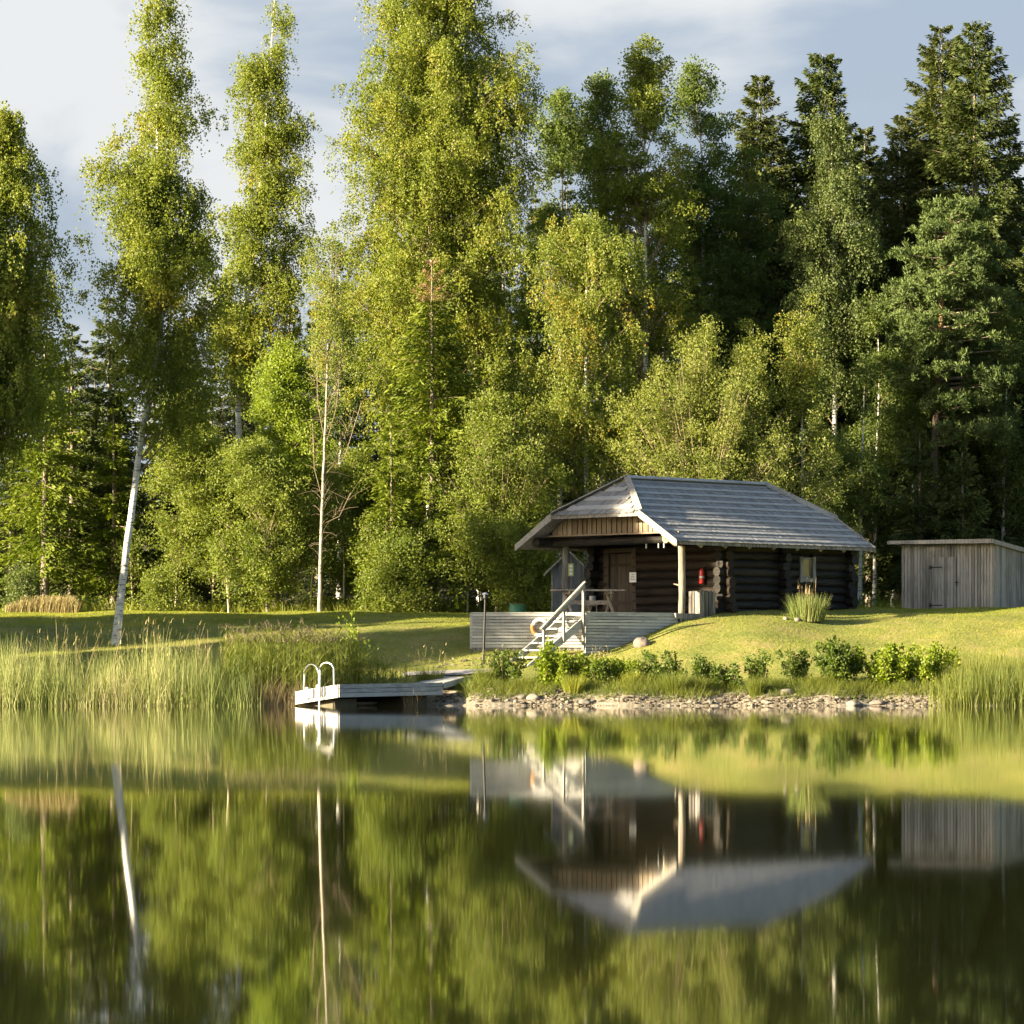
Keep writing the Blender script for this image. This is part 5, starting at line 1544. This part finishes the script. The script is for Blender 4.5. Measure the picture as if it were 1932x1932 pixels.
# spruces
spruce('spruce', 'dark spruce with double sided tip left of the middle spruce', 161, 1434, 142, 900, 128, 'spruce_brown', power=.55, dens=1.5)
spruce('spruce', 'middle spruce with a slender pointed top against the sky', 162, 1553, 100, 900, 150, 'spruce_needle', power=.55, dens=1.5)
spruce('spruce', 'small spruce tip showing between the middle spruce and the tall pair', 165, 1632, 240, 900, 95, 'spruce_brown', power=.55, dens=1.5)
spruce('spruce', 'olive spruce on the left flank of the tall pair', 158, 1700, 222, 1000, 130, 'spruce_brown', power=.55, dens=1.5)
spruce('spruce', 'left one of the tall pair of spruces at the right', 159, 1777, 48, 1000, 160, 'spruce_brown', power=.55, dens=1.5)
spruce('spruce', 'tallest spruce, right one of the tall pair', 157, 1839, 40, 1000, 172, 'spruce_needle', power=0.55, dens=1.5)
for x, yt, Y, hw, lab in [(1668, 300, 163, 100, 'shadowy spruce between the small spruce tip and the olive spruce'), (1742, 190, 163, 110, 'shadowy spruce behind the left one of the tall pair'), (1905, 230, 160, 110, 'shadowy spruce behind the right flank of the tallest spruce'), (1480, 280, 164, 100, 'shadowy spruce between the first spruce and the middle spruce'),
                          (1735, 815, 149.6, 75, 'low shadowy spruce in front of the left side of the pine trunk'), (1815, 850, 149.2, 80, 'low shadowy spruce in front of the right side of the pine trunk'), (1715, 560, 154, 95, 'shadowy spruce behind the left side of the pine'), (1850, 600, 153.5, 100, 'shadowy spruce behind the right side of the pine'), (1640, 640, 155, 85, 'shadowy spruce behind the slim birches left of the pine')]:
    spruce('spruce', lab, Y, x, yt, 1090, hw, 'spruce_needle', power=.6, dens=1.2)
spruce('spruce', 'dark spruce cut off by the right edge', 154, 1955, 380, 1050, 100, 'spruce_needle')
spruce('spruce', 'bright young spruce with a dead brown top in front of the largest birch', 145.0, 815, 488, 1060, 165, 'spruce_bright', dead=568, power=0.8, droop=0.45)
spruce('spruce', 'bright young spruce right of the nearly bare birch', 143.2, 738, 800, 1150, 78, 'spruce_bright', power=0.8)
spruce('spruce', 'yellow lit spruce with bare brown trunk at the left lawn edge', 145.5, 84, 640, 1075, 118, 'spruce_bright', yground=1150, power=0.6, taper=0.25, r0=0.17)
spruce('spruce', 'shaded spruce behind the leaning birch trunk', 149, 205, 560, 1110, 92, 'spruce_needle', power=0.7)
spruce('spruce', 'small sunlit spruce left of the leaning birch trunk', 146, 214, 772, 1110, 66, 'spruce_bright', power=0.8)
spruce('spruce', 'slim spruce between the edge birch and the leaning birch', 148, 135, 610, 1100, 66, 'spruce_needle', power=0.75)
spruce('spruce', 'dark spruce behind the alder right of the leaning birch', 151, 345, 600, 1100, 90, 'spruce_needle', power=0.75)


def pine():
    Y = 151
    tr = [(1757, 1150), (1760, 1000), (1762, 870), (1768, 760), (1774, 640), (1780, 520), (1795, 400)]
    base = P(1757, 1150, Y); base[2] = float(tz(base[0], Y))
    root = thing('pine', base, 'blue green pine with orange upper trunk above the shed', 'tree')
    pts, at = trunk_line(tr, Y); pts[0] = base - np.array([0, 0, .1])
    MB().tube(pts, [.16, .15, .14, .12, .10, .07, .03], 10, jit=.05).build('trunk', M['pine_bark'], root, fix=False)
    ol = [(378, 1775, 1830), (430, 1740, 1860), (470, 1710, 1880), (520, 1690, 1895), (600, 1680, 1900), (680, 1690, 1905), (740, 1715, 1900), (800, 1760, 1905), (850, 1790, 1890)]
    pads = []
    while len(pads) < 175:
        y = random.uniform(378, 850); xl, xr = interp_outline(ol, y)
        if random.random() > (xr - xl) / 215:
            continue
        a = random.uniform(0, 6.28); r = random.random() ** .4; hw = (xr - xl) / 2
        pads.append((PX((xl + xr) / 2 + hw * r * math.cos(a), Y), Y + hw * Y / F * .9 * r * math.sin(a), PZ(y, Y)))
    pads = np.array(pads)
    Pt, Dn = [], []
    lb = MB()
    for c in pads:
        k = 13
        tc = c + rng.normal(0, 1, (k, 3)) * np.array([.34, .34, .10])
        for t_ in tc:
            d = unit(rng.normal(size=(40, 3)) + np.array([0, 0, .75]))
            Pt.append(t_ + d * rng.uniform(0, .05, (40, 1)) + rng.normal(0, .05, (40, 3))); Dn.append(d)
        z = c[2]; a = at(max(min(z - .2, pts[-1][2] - .2), base[2] + 3))
        m = (a + c) / 2 + np.array([0, 0, -.05])
        lb.tube([a, m, c - np.array([0, 0, .06])], [.028, .02, .01], 5, cap=False)
    Pt = np.concatenate(Pt); Dn = np.concatenate(Dn)
    emit('crown', kites(Pt, Dn, rng.uniform(.12, .2, len(Pt)), .13), M['pine_needle'], root)
    lb.tube([P(1765, 735, Y), P(1790, 735, Y), P(1815, 750, Y), P(1828, 790, Y)], [.08, .07, .05, .02], 7)
    lb.build('limbs', M['grey_bark'], root, fix=False)


pine()

# dark wood behind the front row: copies of one spruce and one birch
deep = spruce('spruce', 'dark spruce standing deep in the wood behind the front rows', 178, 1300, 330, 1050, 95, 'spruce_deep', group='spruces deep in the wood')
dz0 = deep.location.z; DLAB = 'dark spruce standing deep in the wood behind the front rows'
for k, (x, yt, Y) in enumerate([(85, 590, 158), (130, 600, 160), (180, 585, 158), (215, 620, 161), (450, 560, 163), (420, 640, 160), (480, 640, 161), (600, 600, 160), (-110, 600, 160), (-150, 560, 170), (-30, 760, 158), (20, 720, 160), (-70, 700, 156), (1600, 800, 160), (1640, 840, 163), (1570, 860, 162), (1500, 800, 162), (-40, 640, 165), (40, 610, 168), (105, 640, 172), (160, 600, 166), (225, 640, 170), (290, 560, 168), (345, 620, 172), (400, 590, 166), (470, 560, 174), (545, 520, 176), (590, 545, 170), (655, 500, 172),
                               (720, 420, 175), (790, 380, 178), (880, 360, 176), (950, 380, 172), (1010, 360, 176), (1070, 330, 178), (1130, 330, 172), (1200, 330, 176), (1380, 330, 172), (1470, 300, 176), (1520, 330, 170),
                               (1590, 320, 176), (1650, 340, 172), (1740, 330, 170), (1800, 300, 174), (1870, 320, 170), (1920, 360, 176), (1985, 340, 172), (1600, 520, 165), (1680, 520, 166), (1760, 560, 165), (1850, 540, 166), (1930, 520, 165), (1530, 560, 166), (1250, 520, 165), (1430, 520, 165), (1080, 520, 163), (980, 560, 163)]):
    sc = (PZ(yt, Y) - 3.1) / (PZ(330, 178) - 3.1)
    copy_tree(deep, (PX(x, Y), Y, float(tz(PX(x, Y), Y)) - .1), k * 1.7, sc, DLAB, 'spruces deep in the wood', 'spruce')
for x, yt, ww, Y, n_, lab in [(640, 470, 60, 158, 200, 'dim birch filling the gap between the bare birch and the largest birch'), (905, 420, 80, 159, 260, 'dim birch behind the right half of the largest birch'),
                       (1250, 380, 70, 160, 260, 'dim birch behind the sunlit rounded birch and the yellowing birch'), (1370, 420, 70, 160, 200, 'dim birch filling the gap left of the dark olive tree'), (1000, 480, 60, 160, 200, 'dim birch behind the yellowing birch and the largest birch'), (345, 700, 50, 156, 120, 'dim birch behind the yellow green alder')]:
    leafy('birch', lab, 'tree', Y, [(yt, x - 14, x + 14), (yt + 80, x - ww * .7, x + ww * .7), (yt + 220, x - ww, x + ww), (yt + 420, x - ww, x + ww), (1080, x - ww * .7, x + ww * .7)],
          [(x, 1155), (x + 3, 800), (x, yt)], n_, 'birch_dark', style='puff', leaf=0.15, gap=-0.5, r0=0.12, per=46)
# trees on the bank beyond the left edge of the picture: they shade the lawn
OLAB = 'leafy birch on the bank beyond the left edge of the picture'
ox = lambda X, Y: CX + F * X / Y
cx0 = ox(-24.0, 124.3)
off = leafy('birch', OLAB, 'tree', 124.3, [(130, cx0 - 20, cx0 + 20), (260, cx0 - 75, cx0 + 75), (480, cx0 - 130, cx0 + 130), (800, cx0 - 150, cx0 + 150), (1040, cx0 - 110, cx0 + 110)],
            [(cx0, 1200), (cx0 + 3, 700), (cx0, 140)], 560, 'birch_leaf', leaf=0.16, gap=-0.45, group='birches beyond the left edge')
HOFF = PZ(130, 124.3) - float(off.location.z)
for k, (x, y, h) in enumerate([(-20.6, 123.4, 4.5), (-21.5, 125.6, 6), (-19.6, 126.8, 5), (-23, 125.1, 7), (-26, 127.4, 9), (-26.6, 129.5, 8.5), (-21.8, 128.5, 7.5), (-30, 128.6, 9.5), (-22.4, 123.2, 5.5), (-27.5, 124.2, 8), (-23.5, 119.2, 14.0), (-27.0, 117.6, 17.0), (-29.5, 117.2, 17), (-31.0, 126.0, 16), (-27.4, 127.0, 13), (-24.6, 128.6, 8.5), (-28.4, 130.0, 7.5), (-22.2, 127.2, 8.5), (-36, 113.5, 18)]):
    copy_tree(off, (x, y, float(tz(x, y)) - .05), k * 2.1, h / HOFF, OLAB, 'birches beyond the left edge', 'birch')

off.location = (-38.5, 113.2, float(tz(-38.5, 113.2)))
cx1 = ox(-24.6, 123.9)
leafy('birch', 'tall birch with a high crown on the bank beyond the left edge', 'tree', 123.9, [(190, cx1 - 30, cx1 + 30), (300, cx1 - 130, cx1 + 130), (500, cx1 - 170, cx1 + 170), (590, cx1 - 140, cx1 + 140)],
      [(cx1, 1230), (cx1 + 8, 700), (cx1, 200)], 420, 'birch_leaf', leaf=0.15, gap=-0.5)

# ------------------------------------------------------------------ shore bushes


def bush(label, x, y0, y1, hw, Y, mat='bush_leaf', leaf=0.065, n=46, per=60, stem=True, name='shrub'):
    X = PX(x, Y); z = float(tz(X, Y)); base = np.array([X, Y, z]); H = max((y1 - y0) * Y / F, .25); zt = PZ(y0 - 8, Y); R = hw * 1.2 * Y / F; n = int(n * 1.7)
    root = thing(name, base, label, 'bush', 'bushes along the bank')
    H = zt - z
    ns = max(9, n // 5); C = []; stems = []
    for k in range(ns):
        a = random.uniform(0, 6.28); r = random.random() ** .5
        top = np.array([X + R * r * math.cos(a) * random.uniform(.6, 1.25), Y + R * .8 * r * math.sin(a), z + H * random.uniform(.5, 1.12) * (1 - .30 * r)])
        b0 = base + np.array([R * .35 * r * math.cos(a), R * .3 * r * math.sin(a), 0])
        stems.append((b0, top))
        t = np.linspace(.12, 1, max(3, n // ns))[:, None]
        C.append(b0 * (1 - t) + top * t + rng.normal(0, .07, (len(t), 3)))
    C = np.concatenate(C)
    V = leaf_puffs(C, int(per * .72), 0.145, leaf, up=.5, flat=1.2)
    # leading shoots
    k = max(5, n // 5); b = C[rng.choice(len(C), k)]; b2 = b.copy(); b2[:, 2] = z + H * rng.uniform(.75, 1.08, k)
    m = 16; T = rng.uniform(0, 1, (k, m, 1)); pp = (b[:, None] * (1 - T) + b2[:, None] * T).reshape(-1, 3) + rng.normal(0, .03, (k * m, 3))
    V = np.concatenate([V, kites(pp, rng.normal(0, .8, pp.shape) + np.array([0, 0, .5]), rng.uniform(.7, 1.2, len(pp)) * leaf, .36)])
    emit('foliage', V, M[mat], root)
    sb = MB()
    for b0, c in stems:
        sb.tube([b0 - np.array([0, 0, .03]), b0 * .4 + c * .6, c], [.013, .009, .004], 4, cap=False)
    sb.build('stems', M['twig'], root, fix=False)


for a in [
    ('bright lime green sapling rising from the reed bed edge', 658, 1170, 1215, 27, 123.6, 'bush_leaf', .085, 22, 40),
    ('dark leafy bush left of the stair foot', 957, 1238, 1290, 36, 122.6, 'bush_dark', .07, 44, 62),
    ('brightest yellow green bush right of the stair foot', 1045, 1228, 1302, 38, 122.0, 'bush_leaf', .095, 52, 60),
    ('low yellow green bush between the brightest bush and the plain lawn bank', 1105, 1250, 1298, 34, 122.2, 'bush_leaf', .08, 40, 55),
    ('small dark green bush among the low yellow green bushes', 1135, 1255, 1305, 20, 121.8, 'bush_dark', .08, 24, 50),
    ('sunlit low bush left of the dark tussock grass', 1180, 1252, 1300, 34, 122.2, 'bush_leaf', .07, 36, 50),
    ('leafy green bush behind the dark tussock grass', 1248, 1238, 1305, 36, 122.1, 'bush_dark', .08, 46, 58),
    ('small pointed bush right of the dark tussock grass', 1325, 1248, 1300, 22, 122.0, 'bush_dark', .08, 26, 50),
    ('low dark bush between two tussocks on the bank', 1375, 1262, 1308, 28, 121.9, 'bush_dark', .075, 30, 52),
    ('upright thin bush above the narrow tussock', 1433, 1242, 1300, 27, 122.0, 'bush_dark', .075, 28, 50),
    ('airy dark bush with loose shoots left of the round dense bush', 1506, 1232, 1300, 36, 122.0, 'bush_dark', .08, 34, 46),
    ('round dense glossy bush on the bank below the plume grass', 1577, 1220, 1304, 37, 121.9, 'bush_dark', .10, 62, 64),
    ('wide yellow green bush at the right end of the bank', 1683, 1230, 1300, 50, 121.9, 'bush_leaf', .10, 72, 60),
    ('yellow green bush beside the right hand reeds', 1757, 1230, 1295, 40, 121.9, 'bush_leaf', .095, 52, 58)]:
    bush(*a)

# ------------------------------------------------------------------ lawn, reeds, tussocks


def lawn():
    n = 480000
    X = rng.uniform(-19, 19, n); Y = 121.2 + 25.5 * rng.uniform(0, 1, n) ** 0.85
    s = Y - shore(X)
    k = (s > 1.5 + .35 * np.sin(X * 1.7))
    u = S2 * ((X - 4.98) + (Y - 129)); v = S2 * (-(X - 4.98) + (Y - 129))
    k &= ~((u > 0.6) & (u < 8.7) & (v > .6) & (v < 6.2))
    k &= ~((X > DL[0]) & (X < 2.3) & (Y > 128.8) & (Y < 133.2))
    k &= ~((X > -3.3) & (X < -.5) & (Y > 124.7) & (Y < 125.7))
    k &= ~((X > 12.9) & (X < 17.5) & (Y > 139.6) & (Y < 143) & (Y > 141.4 - (X - 13) * .7))
    X, Y = X[k], Y[k]; n = len(X)
    P0 = np.stack([X, Y, tz(X, Y) - .01], 1)
    patch = lump(P0 * np.array([1, 1, 0]), .45) * .5 + lump(P0 * np.array([1, 1, 0]) + 50, 1.6) * .3
    h = rng.uniform(.028, .055, n) * (1 + .35 * np.clip(patch, -.6, 1))
    h = np.where(Y > 145, h * 2.2, h)
    lean = rng.normal(0, .45, (n, 3)) * h[:, None]; lean[:, 2] = 0
    tip = lean + np.stack([0 * h, 0 * h, h], 1)
    dry = np.clip(.36 + .30 * patch + rng.normal(0, .2, n) + .22 * smooth(8, 14, X) * smooth(135, 126, Y), 0, 1.2)
    V, Fc, k2 = ribbons(P0, tip, lean * .5, rng.uniform(.010, .018, n), 1, .75)
    o = obj_np('lawn_grass', V, Fc, M['grass'], rnd=np.repeat(dry, k2))
    tag(o, 'short mown grass of the lawn sloping down to the lake', 'grass', kind='stuff')


lawn()


def clear_of_jetty(X, Y):
    a = (JC - JB)[:2]; b = (JA - JB)[:2]
    d = np.linalg.inv(np.stack([a, b], 1)) @ np.stack([X - JB[0], Y - JB[1]])
    j = (d[0] > -.06) & (d[0] < 1.05) & (d[1] > -.25) & (d[1] < 1.12)
    g = (X > -3.0) & (X < -.9) & (Y > 121.2) & (Y < 125.2) & (np.abs((Y - 122.6) - (X + 2.2) * 1.05) < 1.15)
    return ~(j | g)


def reed_bed():
    B_ = Blades()
    # left: tall pale rushes standing in the water
    def stems(n, xa, xb, ya, yb, h0, h1, bendy, wid, rlo, rhi, hfun=None):
        px = xb - (xb - xa) * rng.uniform(0, 1, n) - np.abs(rng.normal(0, 45, n)) + 30; Y = rng.uniform(ya, yb, n); X = PX(px, Y)
        z = np.maximum(tz(X, Y), -.15); h = rng.uniform(h0, h1, n)
        if hfun is not None:
            h = h * hfun(px) * .9
        P0 = np.stack([X, Y, z], 1)
        tip = np.stack([(rng.normal(0, .10, n) + .05 * np.sin(px * .05)) * h, rng.normal(0, .08, n) * h, h], 1)
        bend = np.stack([rng.normal(0, bendy, n) * h, rng.normal(0, bendy, n) * h, -np.abs(rng.normal(0, bendy, n)) * h * .5], 1)
        B_.add(P0, tip, bend, rng.uniform(.7, 1.3, n) * wid, 4, .8, rng.uniform(rlo, rhi, n))
    hf = lambda px: .76 + .17 * np.sin(px * .021 + 1) + .10 * np.sin(px * .07) + .08 * np.sin(px * .19)
    stems(5200, -60, 470, 118.9, 121.6, 1.05, 1.95, .07, .016, .2, 1.1, hf)
    stems(420, -60, 470, 119, 121.4, 1.9, 2.25, .12, .014, .5, 1.1, hf)
    stems(900, -60, 470, 118.7, 119.5, .5, 1.2, .25, .014, .5, 1.2)
    stems(160, -60, 470, 118.8, 120.6, 1.2, 2.2, .45, .016, .4, 1.2)
    o = B_.build('rushes', 'reed_pale'); tag(o, 'tall pale green rushes standing in the water along the left shore', 'rushes', kind='stuff')
    B_ = Blades()
    hf2 = lambda px: np.interp(px, [380, 460, 560, 690, 760, 800], [.85, 1.0, 1.0, .85, .55, .35])

    def stems2(n, xa, xb, ya, yb, h0, h1, bl):
        px = rng.uniform(xa, xb, n); Y = rng.uniform(ya, yb, n); X = PX(px, Y)
        k = clear_of_jetty(X, Y); px, X, Y = px[k], X[k], Y[k]; n = len(X)
        z = np.maximum(tz(X, Y), -.15); h = rng.uniform(h0, h1, n) * hf2(px)
        P0 = np.stack([X, Y, z], 1)
        tip = np.stack([rng.normal(.02, .05, n) * h, rng.normal(0, .05, n) * h, h], 1)
        bl.add(P0, tip, tip * 0, .012 * np.ones(n), 3, .7)
        for q in range(4):      # arching leaves
            t = rng.uniform(.25, .95, n); L = rng.uniform(.25, .55, n); a = rng.uniform(0, 6.28, n)
            b0 = P0 + tip * t[:, None]
            dv = np.stack([np.cos(a) * .45, np.sin(a) * .45, np.ones(n)], 1) * L[:, None]
            bd = np.stack([np.cos(a) * .4, np.sin(a) * .4, -rng.uniform(.3, .9, n)], 1) * L[:, None]
            bl.add(b0, dv, bd, rng.uniform(.014, .026, n), 3, .9)
        return P0 + tip
    tips = stems2(2300, 420, 800, 120.0, 122.9, 1.0, 1.75, B_)
    o = B_.build('reeds', 'reed_green'); tag(o, 'dense green reed bed left of the jetty', 'reeds', kind='stuff')
    pl = Blades()
    t = tips[tips[:, 2] > np.quantile(tips[:, 2], .62)][::2]
    for q in range(6):
        n = len(t); d = rng.normal(0, .07, (n, 3)); d[:, 2] = rng.uniform(.02, .14, n)
        pl.add(t + rng.normal(0, .02, (n, 3)) - np.array([0, 0, .05]), d, d * .3 - np.array([0, 0, .04]), .022 * np.ones(n), 2, .6)
    o = pl.build('reed_plumes', 'plume'); tag(o, 'brown feathery plumes topping the green reed bed', 'reed plumes', kind='stuff')
    dr = Blades()
    px = rng.uniform(400, 790, 3400); Y = rng.uniform(119.4, 121.4, 3400); X = PX(px, Y); kk = clear_of_jetty(X, Y); X, Y = X[kk], Y[kk]; nn = len(X); h = rng.uniform(.3, .85, nn)
    P0 = np.stack([X, Y, np.maximum(tz(X, Y), -.1)], 1)
    dr.add(P0, np.stack([rng.normal(0, .16, nn) * h, rng.normal(0, .1, nn) * h, h], 1), np.stack([rng.normal(0, .2, nn) * h, rng.normal(0, .1, nn) * h, -.1 * h], 1), .012 * np.ones(nn), 3, .7)
    o = dr.build('dry_reeds', 'reed_dry'); tag(o, 'dry brown reed stalks at the foot of the green reed bed', 'reeds', kind='stuff')
    # right-hand reeds
    B_ = Blades(); n = 3600
    px = rng.uniform(1785, 2010, n) - np.abs(rng.normal(0, 22, n)); Y = rng.uniform(119.4, 122.2, n); X = PX(px, Y); z = np.maximum(tz(X, Y), -.15)
    h = rng.uniform(.6, 1.15, n) * np.interp(px, [1740, 1830, 2000], [.45, .95, 1.15]); P0 = np.stack([X, Y, z], 1)
    B_.add(P0, np.stack([rng.normal(0, .09, n) * h, rng.normal(0, .06, n) * h, h], 1), np.stack([rng.normal(0, .1, n) * h, rng.normal(0, .06, n) * h, -.06 * h], 1), rng.uniform(.010, .02, n), 4, .85, rng.uniform(.1, 1.0, n))
    o = B_.build('reeds', 'reed_green'); tag(o, 'green reeds closing the bank at the right edge', 'reeds', kind='stuff')


reed_bed()


def tussock(label, x, y0, y1, hw, Y, mat, n, spread=.35, name='grass_tussock', wid=.010, cat='grass tuft'):
    X = PX(x, Y); z = float(tz(X, Y)); H = PZ(y0, Y) - z; R = hw * Y / F
    a = rng.uniform(0, 6.28, n); r = rng.uniform(0, 1, n) ** .6 * R * .7
    P0 = np.stack([X + r * np.cos(a), Y + r * np.sin(a) * .8, 0 * r], 1); P0[:, 2] = tz(P0[:, 0], P0[:, 1]) - .02
    h = rng.uniform(.55, 1.05, n) * H
    o_ = np.stack([np.cos(a), np.sin(a), 0 * a], 1) * (spread * h * rng.uniform(.2, 1, n))[:, None] + rng.normal(0, .06, (n, 3)) * h[:, None]
    tip = o_ * .6; tip[:, 2] = h
    bend = o_ * .8; bend[:, 2] = -np.abs(rng.normal(0, .16, n)) * h
    b = Blades(); b.add(P0, tip, bend, rng.uniform(.7, 1.3, n) * wid, 4, .9)
    o = b.build(name, mat, origin=(X, Y, z))
    return tag(o, label, cat, 'grass tufts along the bank')


for a in [
    ('fine pale tuft of shore grass left of the dark bush', 915, 1252, 1292, 26, 122.4, 'reed_green', 900),
    ('trampled grass tuft below the stair foot', 985, 1272, 1298, 34, 122.0, 'reed_green', 700),
    ('drooping bright tussock under the brightest bush', 1082, 1265, 1312, 26, 121.3, 'grass', 900),
    ('large dark green tussock hanging over the bank', 1272, 1262, 1318, 34, 121.1, 'reed_green', 1300),
    ('smaller dark tussock right beside the large one', 1318, 1270, 1312, 18, 121.2, 'reed_green', 600),
    ('narrow tussock reaching down to the waterline', 1428, 1266, 1325, 20, 120.9, 'reed_green', 800),
    ('grass tuft right of the jetty reeds by the path', 812, 1252, 1285, 34, 123.4, 'reed_green', 700),
    ('low yellow tuft between the sunlit low bushes', 1190, 1262, 1300, 24, 121.8, 'grass', 700),
    ('low tuft under the upright thin bush', 1470, 1272, 1306, 22, 121.6, 'reed_green', 500),
    ('low tuft left of the round dense bush', 1540, 1270, 1306, 22, 121.6, 'reed_green', 500)]:
    tussock(*a)
# plume grass clump in front of the cabin window
pg = thing('plume_grass', (PX(1523, 131.2), 131.2, float(tz(PX(1523, 131.2), 131.2))), 'tall clump of plume grass in front of the cabin window', 'plume grass')
X, Y = PX(1523, 131.2), 131.2; z = float(tz(X, Y)); n = 900
a = rng.uniform(0, 6.28, n); r = rng.uniform(0, 1, n) ** .6 * .52
P0 = np.stack([X + r * np.cos(a), Y + .7 * r * np.sin(a), 0 * r + z - .03], 1); h = rng.uniform(.5, .98, n)
o_ = np.stack([np.cos(a), np.sin(a), 0 * a], 1) * (.14 * h * r / .5)[:, None] + rng.normal(0, .05, (n, 3))
tip = o_.copy(); tip[:, 2] = h; bend = o_ * .8; bend[:, 2] = -.06 * h
b = Blades(); b.add(P0, tip, bend, rng.uniform(.010, .02, n), 4, .85); b.build('blades', 'reed_pale', pg)
n = 26; a = rng.uniform(0, 6.28, n); r = rng.uniform(0, 1, n) * .42
P0 = np.stack([X + r * np.cos(a), Y + .7 * r * np.sin(a), 0 * r + z], 1); h = rng.uniform(.95, 1.28, n)
tip = np.stack([rng.normal(.03, .07, n), rng.normal(0, .05, n), h], 1)
b = Blades(); b.add(P0, tip, tip * 0, .008 * np.ones(n), 2, .4)
b.add(P0 + tip * .8, tip * .26, tip * 0 + np.array([.02, 0, 0]), .032 * np.ones(n), 4, .75); b.build('plumes', 'reed_dry', pg)


def bank_grass():
    b = Blades(); n = 26000
    X = rng.uniform(-1.6, 13.2, n); s_ = rng.normal(1.35, .45, n); Y = shore(X) + s_
    w_ = lump(np.stack([X, Y, 0 * X], 1), 1.5) + .5 * lump(np.stack([X, Y, 0 * X], 1) + 9, 4.0)
    k = (w_ > -.35) & (s_ > 0.42 + .35 * np.sin(X * 2.3)); X, Y, w_ = X[k], Y[k], w_[k]; n = len(X)
    h = rng.uniform(.10, .30, n) * (1 + .7 * np.clip(w_, -.5, 1))
    a = rng.uniform(0, 6.28, n); o_ = np.stack([np.cos(a), np.sin(a), 0 * a], 1) * (h * rng.uniform(.1, .5, n))[:, None]
    tip = o_ + 0; tip[:, 2] = h; bend = o_ * .8; bend[:, 2] = -.15 * h
    b.add(np.stack([X, Y, tz(X, Y) - .02], 1), tip, bend, rng.uniform(.008, .016, n), 3, .9, np.clip(rng.uniform(0, .9, n) + .2 * w_, 0, 1.1))
    o = b.build('bank_grass', 'reed_green'); tag(o, 'long shaggy grass along the top of the eroded bank', 'grass', kind='stuff')


bank_grass()


def dry_stalks():
    b = Blades()
    for xa, xb, Ya, Yb, h0, h1, n in ((690, 840, 123, 124.5, .45, 1.05, 70), (905, 945, 122.6, 123.6, .5, 1.0, 22), (1010, 1140, 122.4, 124, .45, .8, 55), (1105, 1150, 123, 124.5, .5, .9, 18), (1270, 1300, 123, 123.6, .4, .55, 10), (60, 430, 119.6, 121.4, 1.5, 2.1, 120)):
        px = rng.uniform(xa, xb, n); Y = rng.uniform(Ya, Yb, n); X = PX(px, Y); h = rng.uniform(h0, h1, n)
        P0 = np.stack([X, Y, np.maximum(tz(X, Y), 0)], 1); tip = np.stack([rng.normal(.06, .12, n) * h, rng.normal(0, .08, n) * h, h], 1)
        b.add(P0, tip, np.stack([rng.normal(.05, .08, n), 0 * h, -.04 * h], 1), .010 * np.ones(n), 3, .5)
        b.add(P0 + tip * .93, tip * .12, np.stack([rng.uniform(0, .08, n), 0 * h, -.05 * h], 1), .024 * np.ones(n), 2, .6)
    o = b.build('dry_stalks', 'grass_dry'); tag(o, 'thin dry seed stalks sticking up among the shore grass', 'dry grass', kind='stuff')
    b = Blades(); n = 5200      # tall straw-coloured grass round the spruce on the left
    px = rng.uniform(8, 150, n); Y = rng.uniform(142.2, 144.4, n); X = PX(px, Y); h = rng.uniform(.38, .66, n) * np.interp(px, [8, 40, 130, 150], [.5, 1, 1, .6])
    P0 = np.stack([X, Y, tz(X, Y)], 1); b.add(P0, np.stack([rng.normal(.05, .12, n) * h, rng.normal(0, .1, n) * h, h], 1), np.stack([.1 * h, 0 * h, -.06 * h], 1), rng.uniform(.012, .022, n), 3, .7)
    o = b.build('straw_grass', 'grass_dry'); tag(o, 'straw coloured tall grass round the foot of the left spruce', 'tall grass', kind='stuff')
    b = Blades(); n = 9000      # unmown fringe along the wood edge and between cabin and shed
    X = rng.uniform(-17, 18, n); Y = rng.uniform(143.2, 147.5, n); h = rng.uniform(.15, .5, n)
    P0 = np.stack([X, Y, tz(X, Y)], 1); b.add(P0, np.stack([rng.normal(0, .2, n) * h, rng.normal(0, .2, n) * h, h], 1), np.stack([rng.normal(0, .2, n) * h, 0 * h, -.15 * h], 1), rng.uniform(.012, .026, n), 3, .85)
    o = b.build('edge_grass', 'grass'); tag(o, 'unmown grass fringe along the edge of the wood', 'grass', kind='stuff')
    # leafy undergrowth of the wood edge
    n = 520; X = rng.uniform(-18, 18, n); Y = 144.0 + 5 * rng.uniform(0, 1, n) ** 1.3; Z = tz(X, Y) + rng.uniform(.0, .75, n) * (.5 + .5 * np.sin(X * 1.9) * np.sin(X * .7 + 1))
    C = np.stack([X, Y, Z], 1); C = C[~((X > 1.2) & (Y < 145))]
    V = leaf_puffs(C, 46, .38, .10, up=.4); n = len(V)
    o = obj_np('undergrowth', V.reshape(-1, 3), np.arange(n * 4).reshape(n, 4), M['alder_leaf'], rnd=np.repeat(rng.uniform(0, 1, n), 4))
    tag(o, 'leafy undergrowth along the foot of the wood', 'undergrowth', kind='stuff')


dry_stalks()
# one bent rush looping over the water
b = MB(); pts = [P(x, y, 118.6) for x, y in ((338, 1329), (340, 1322), (348, 1315), (362, 1312), (378, 1316), (394, 1325.5), (370, 1334), (355, 1333))]
pts[-1][2] = max(pts[-1][2], .01); pts[-2][2] = max(pts[-2][2], .01)
b.tube([p for p in pts[:6]], [.012, .011, .010, .009, .008, .006], 6)
o = b.build('bent_rush', M['grass'], origin=pts[0], fix=False); tag(o, 'single bent rush arching in a loop over the water', 'rush')
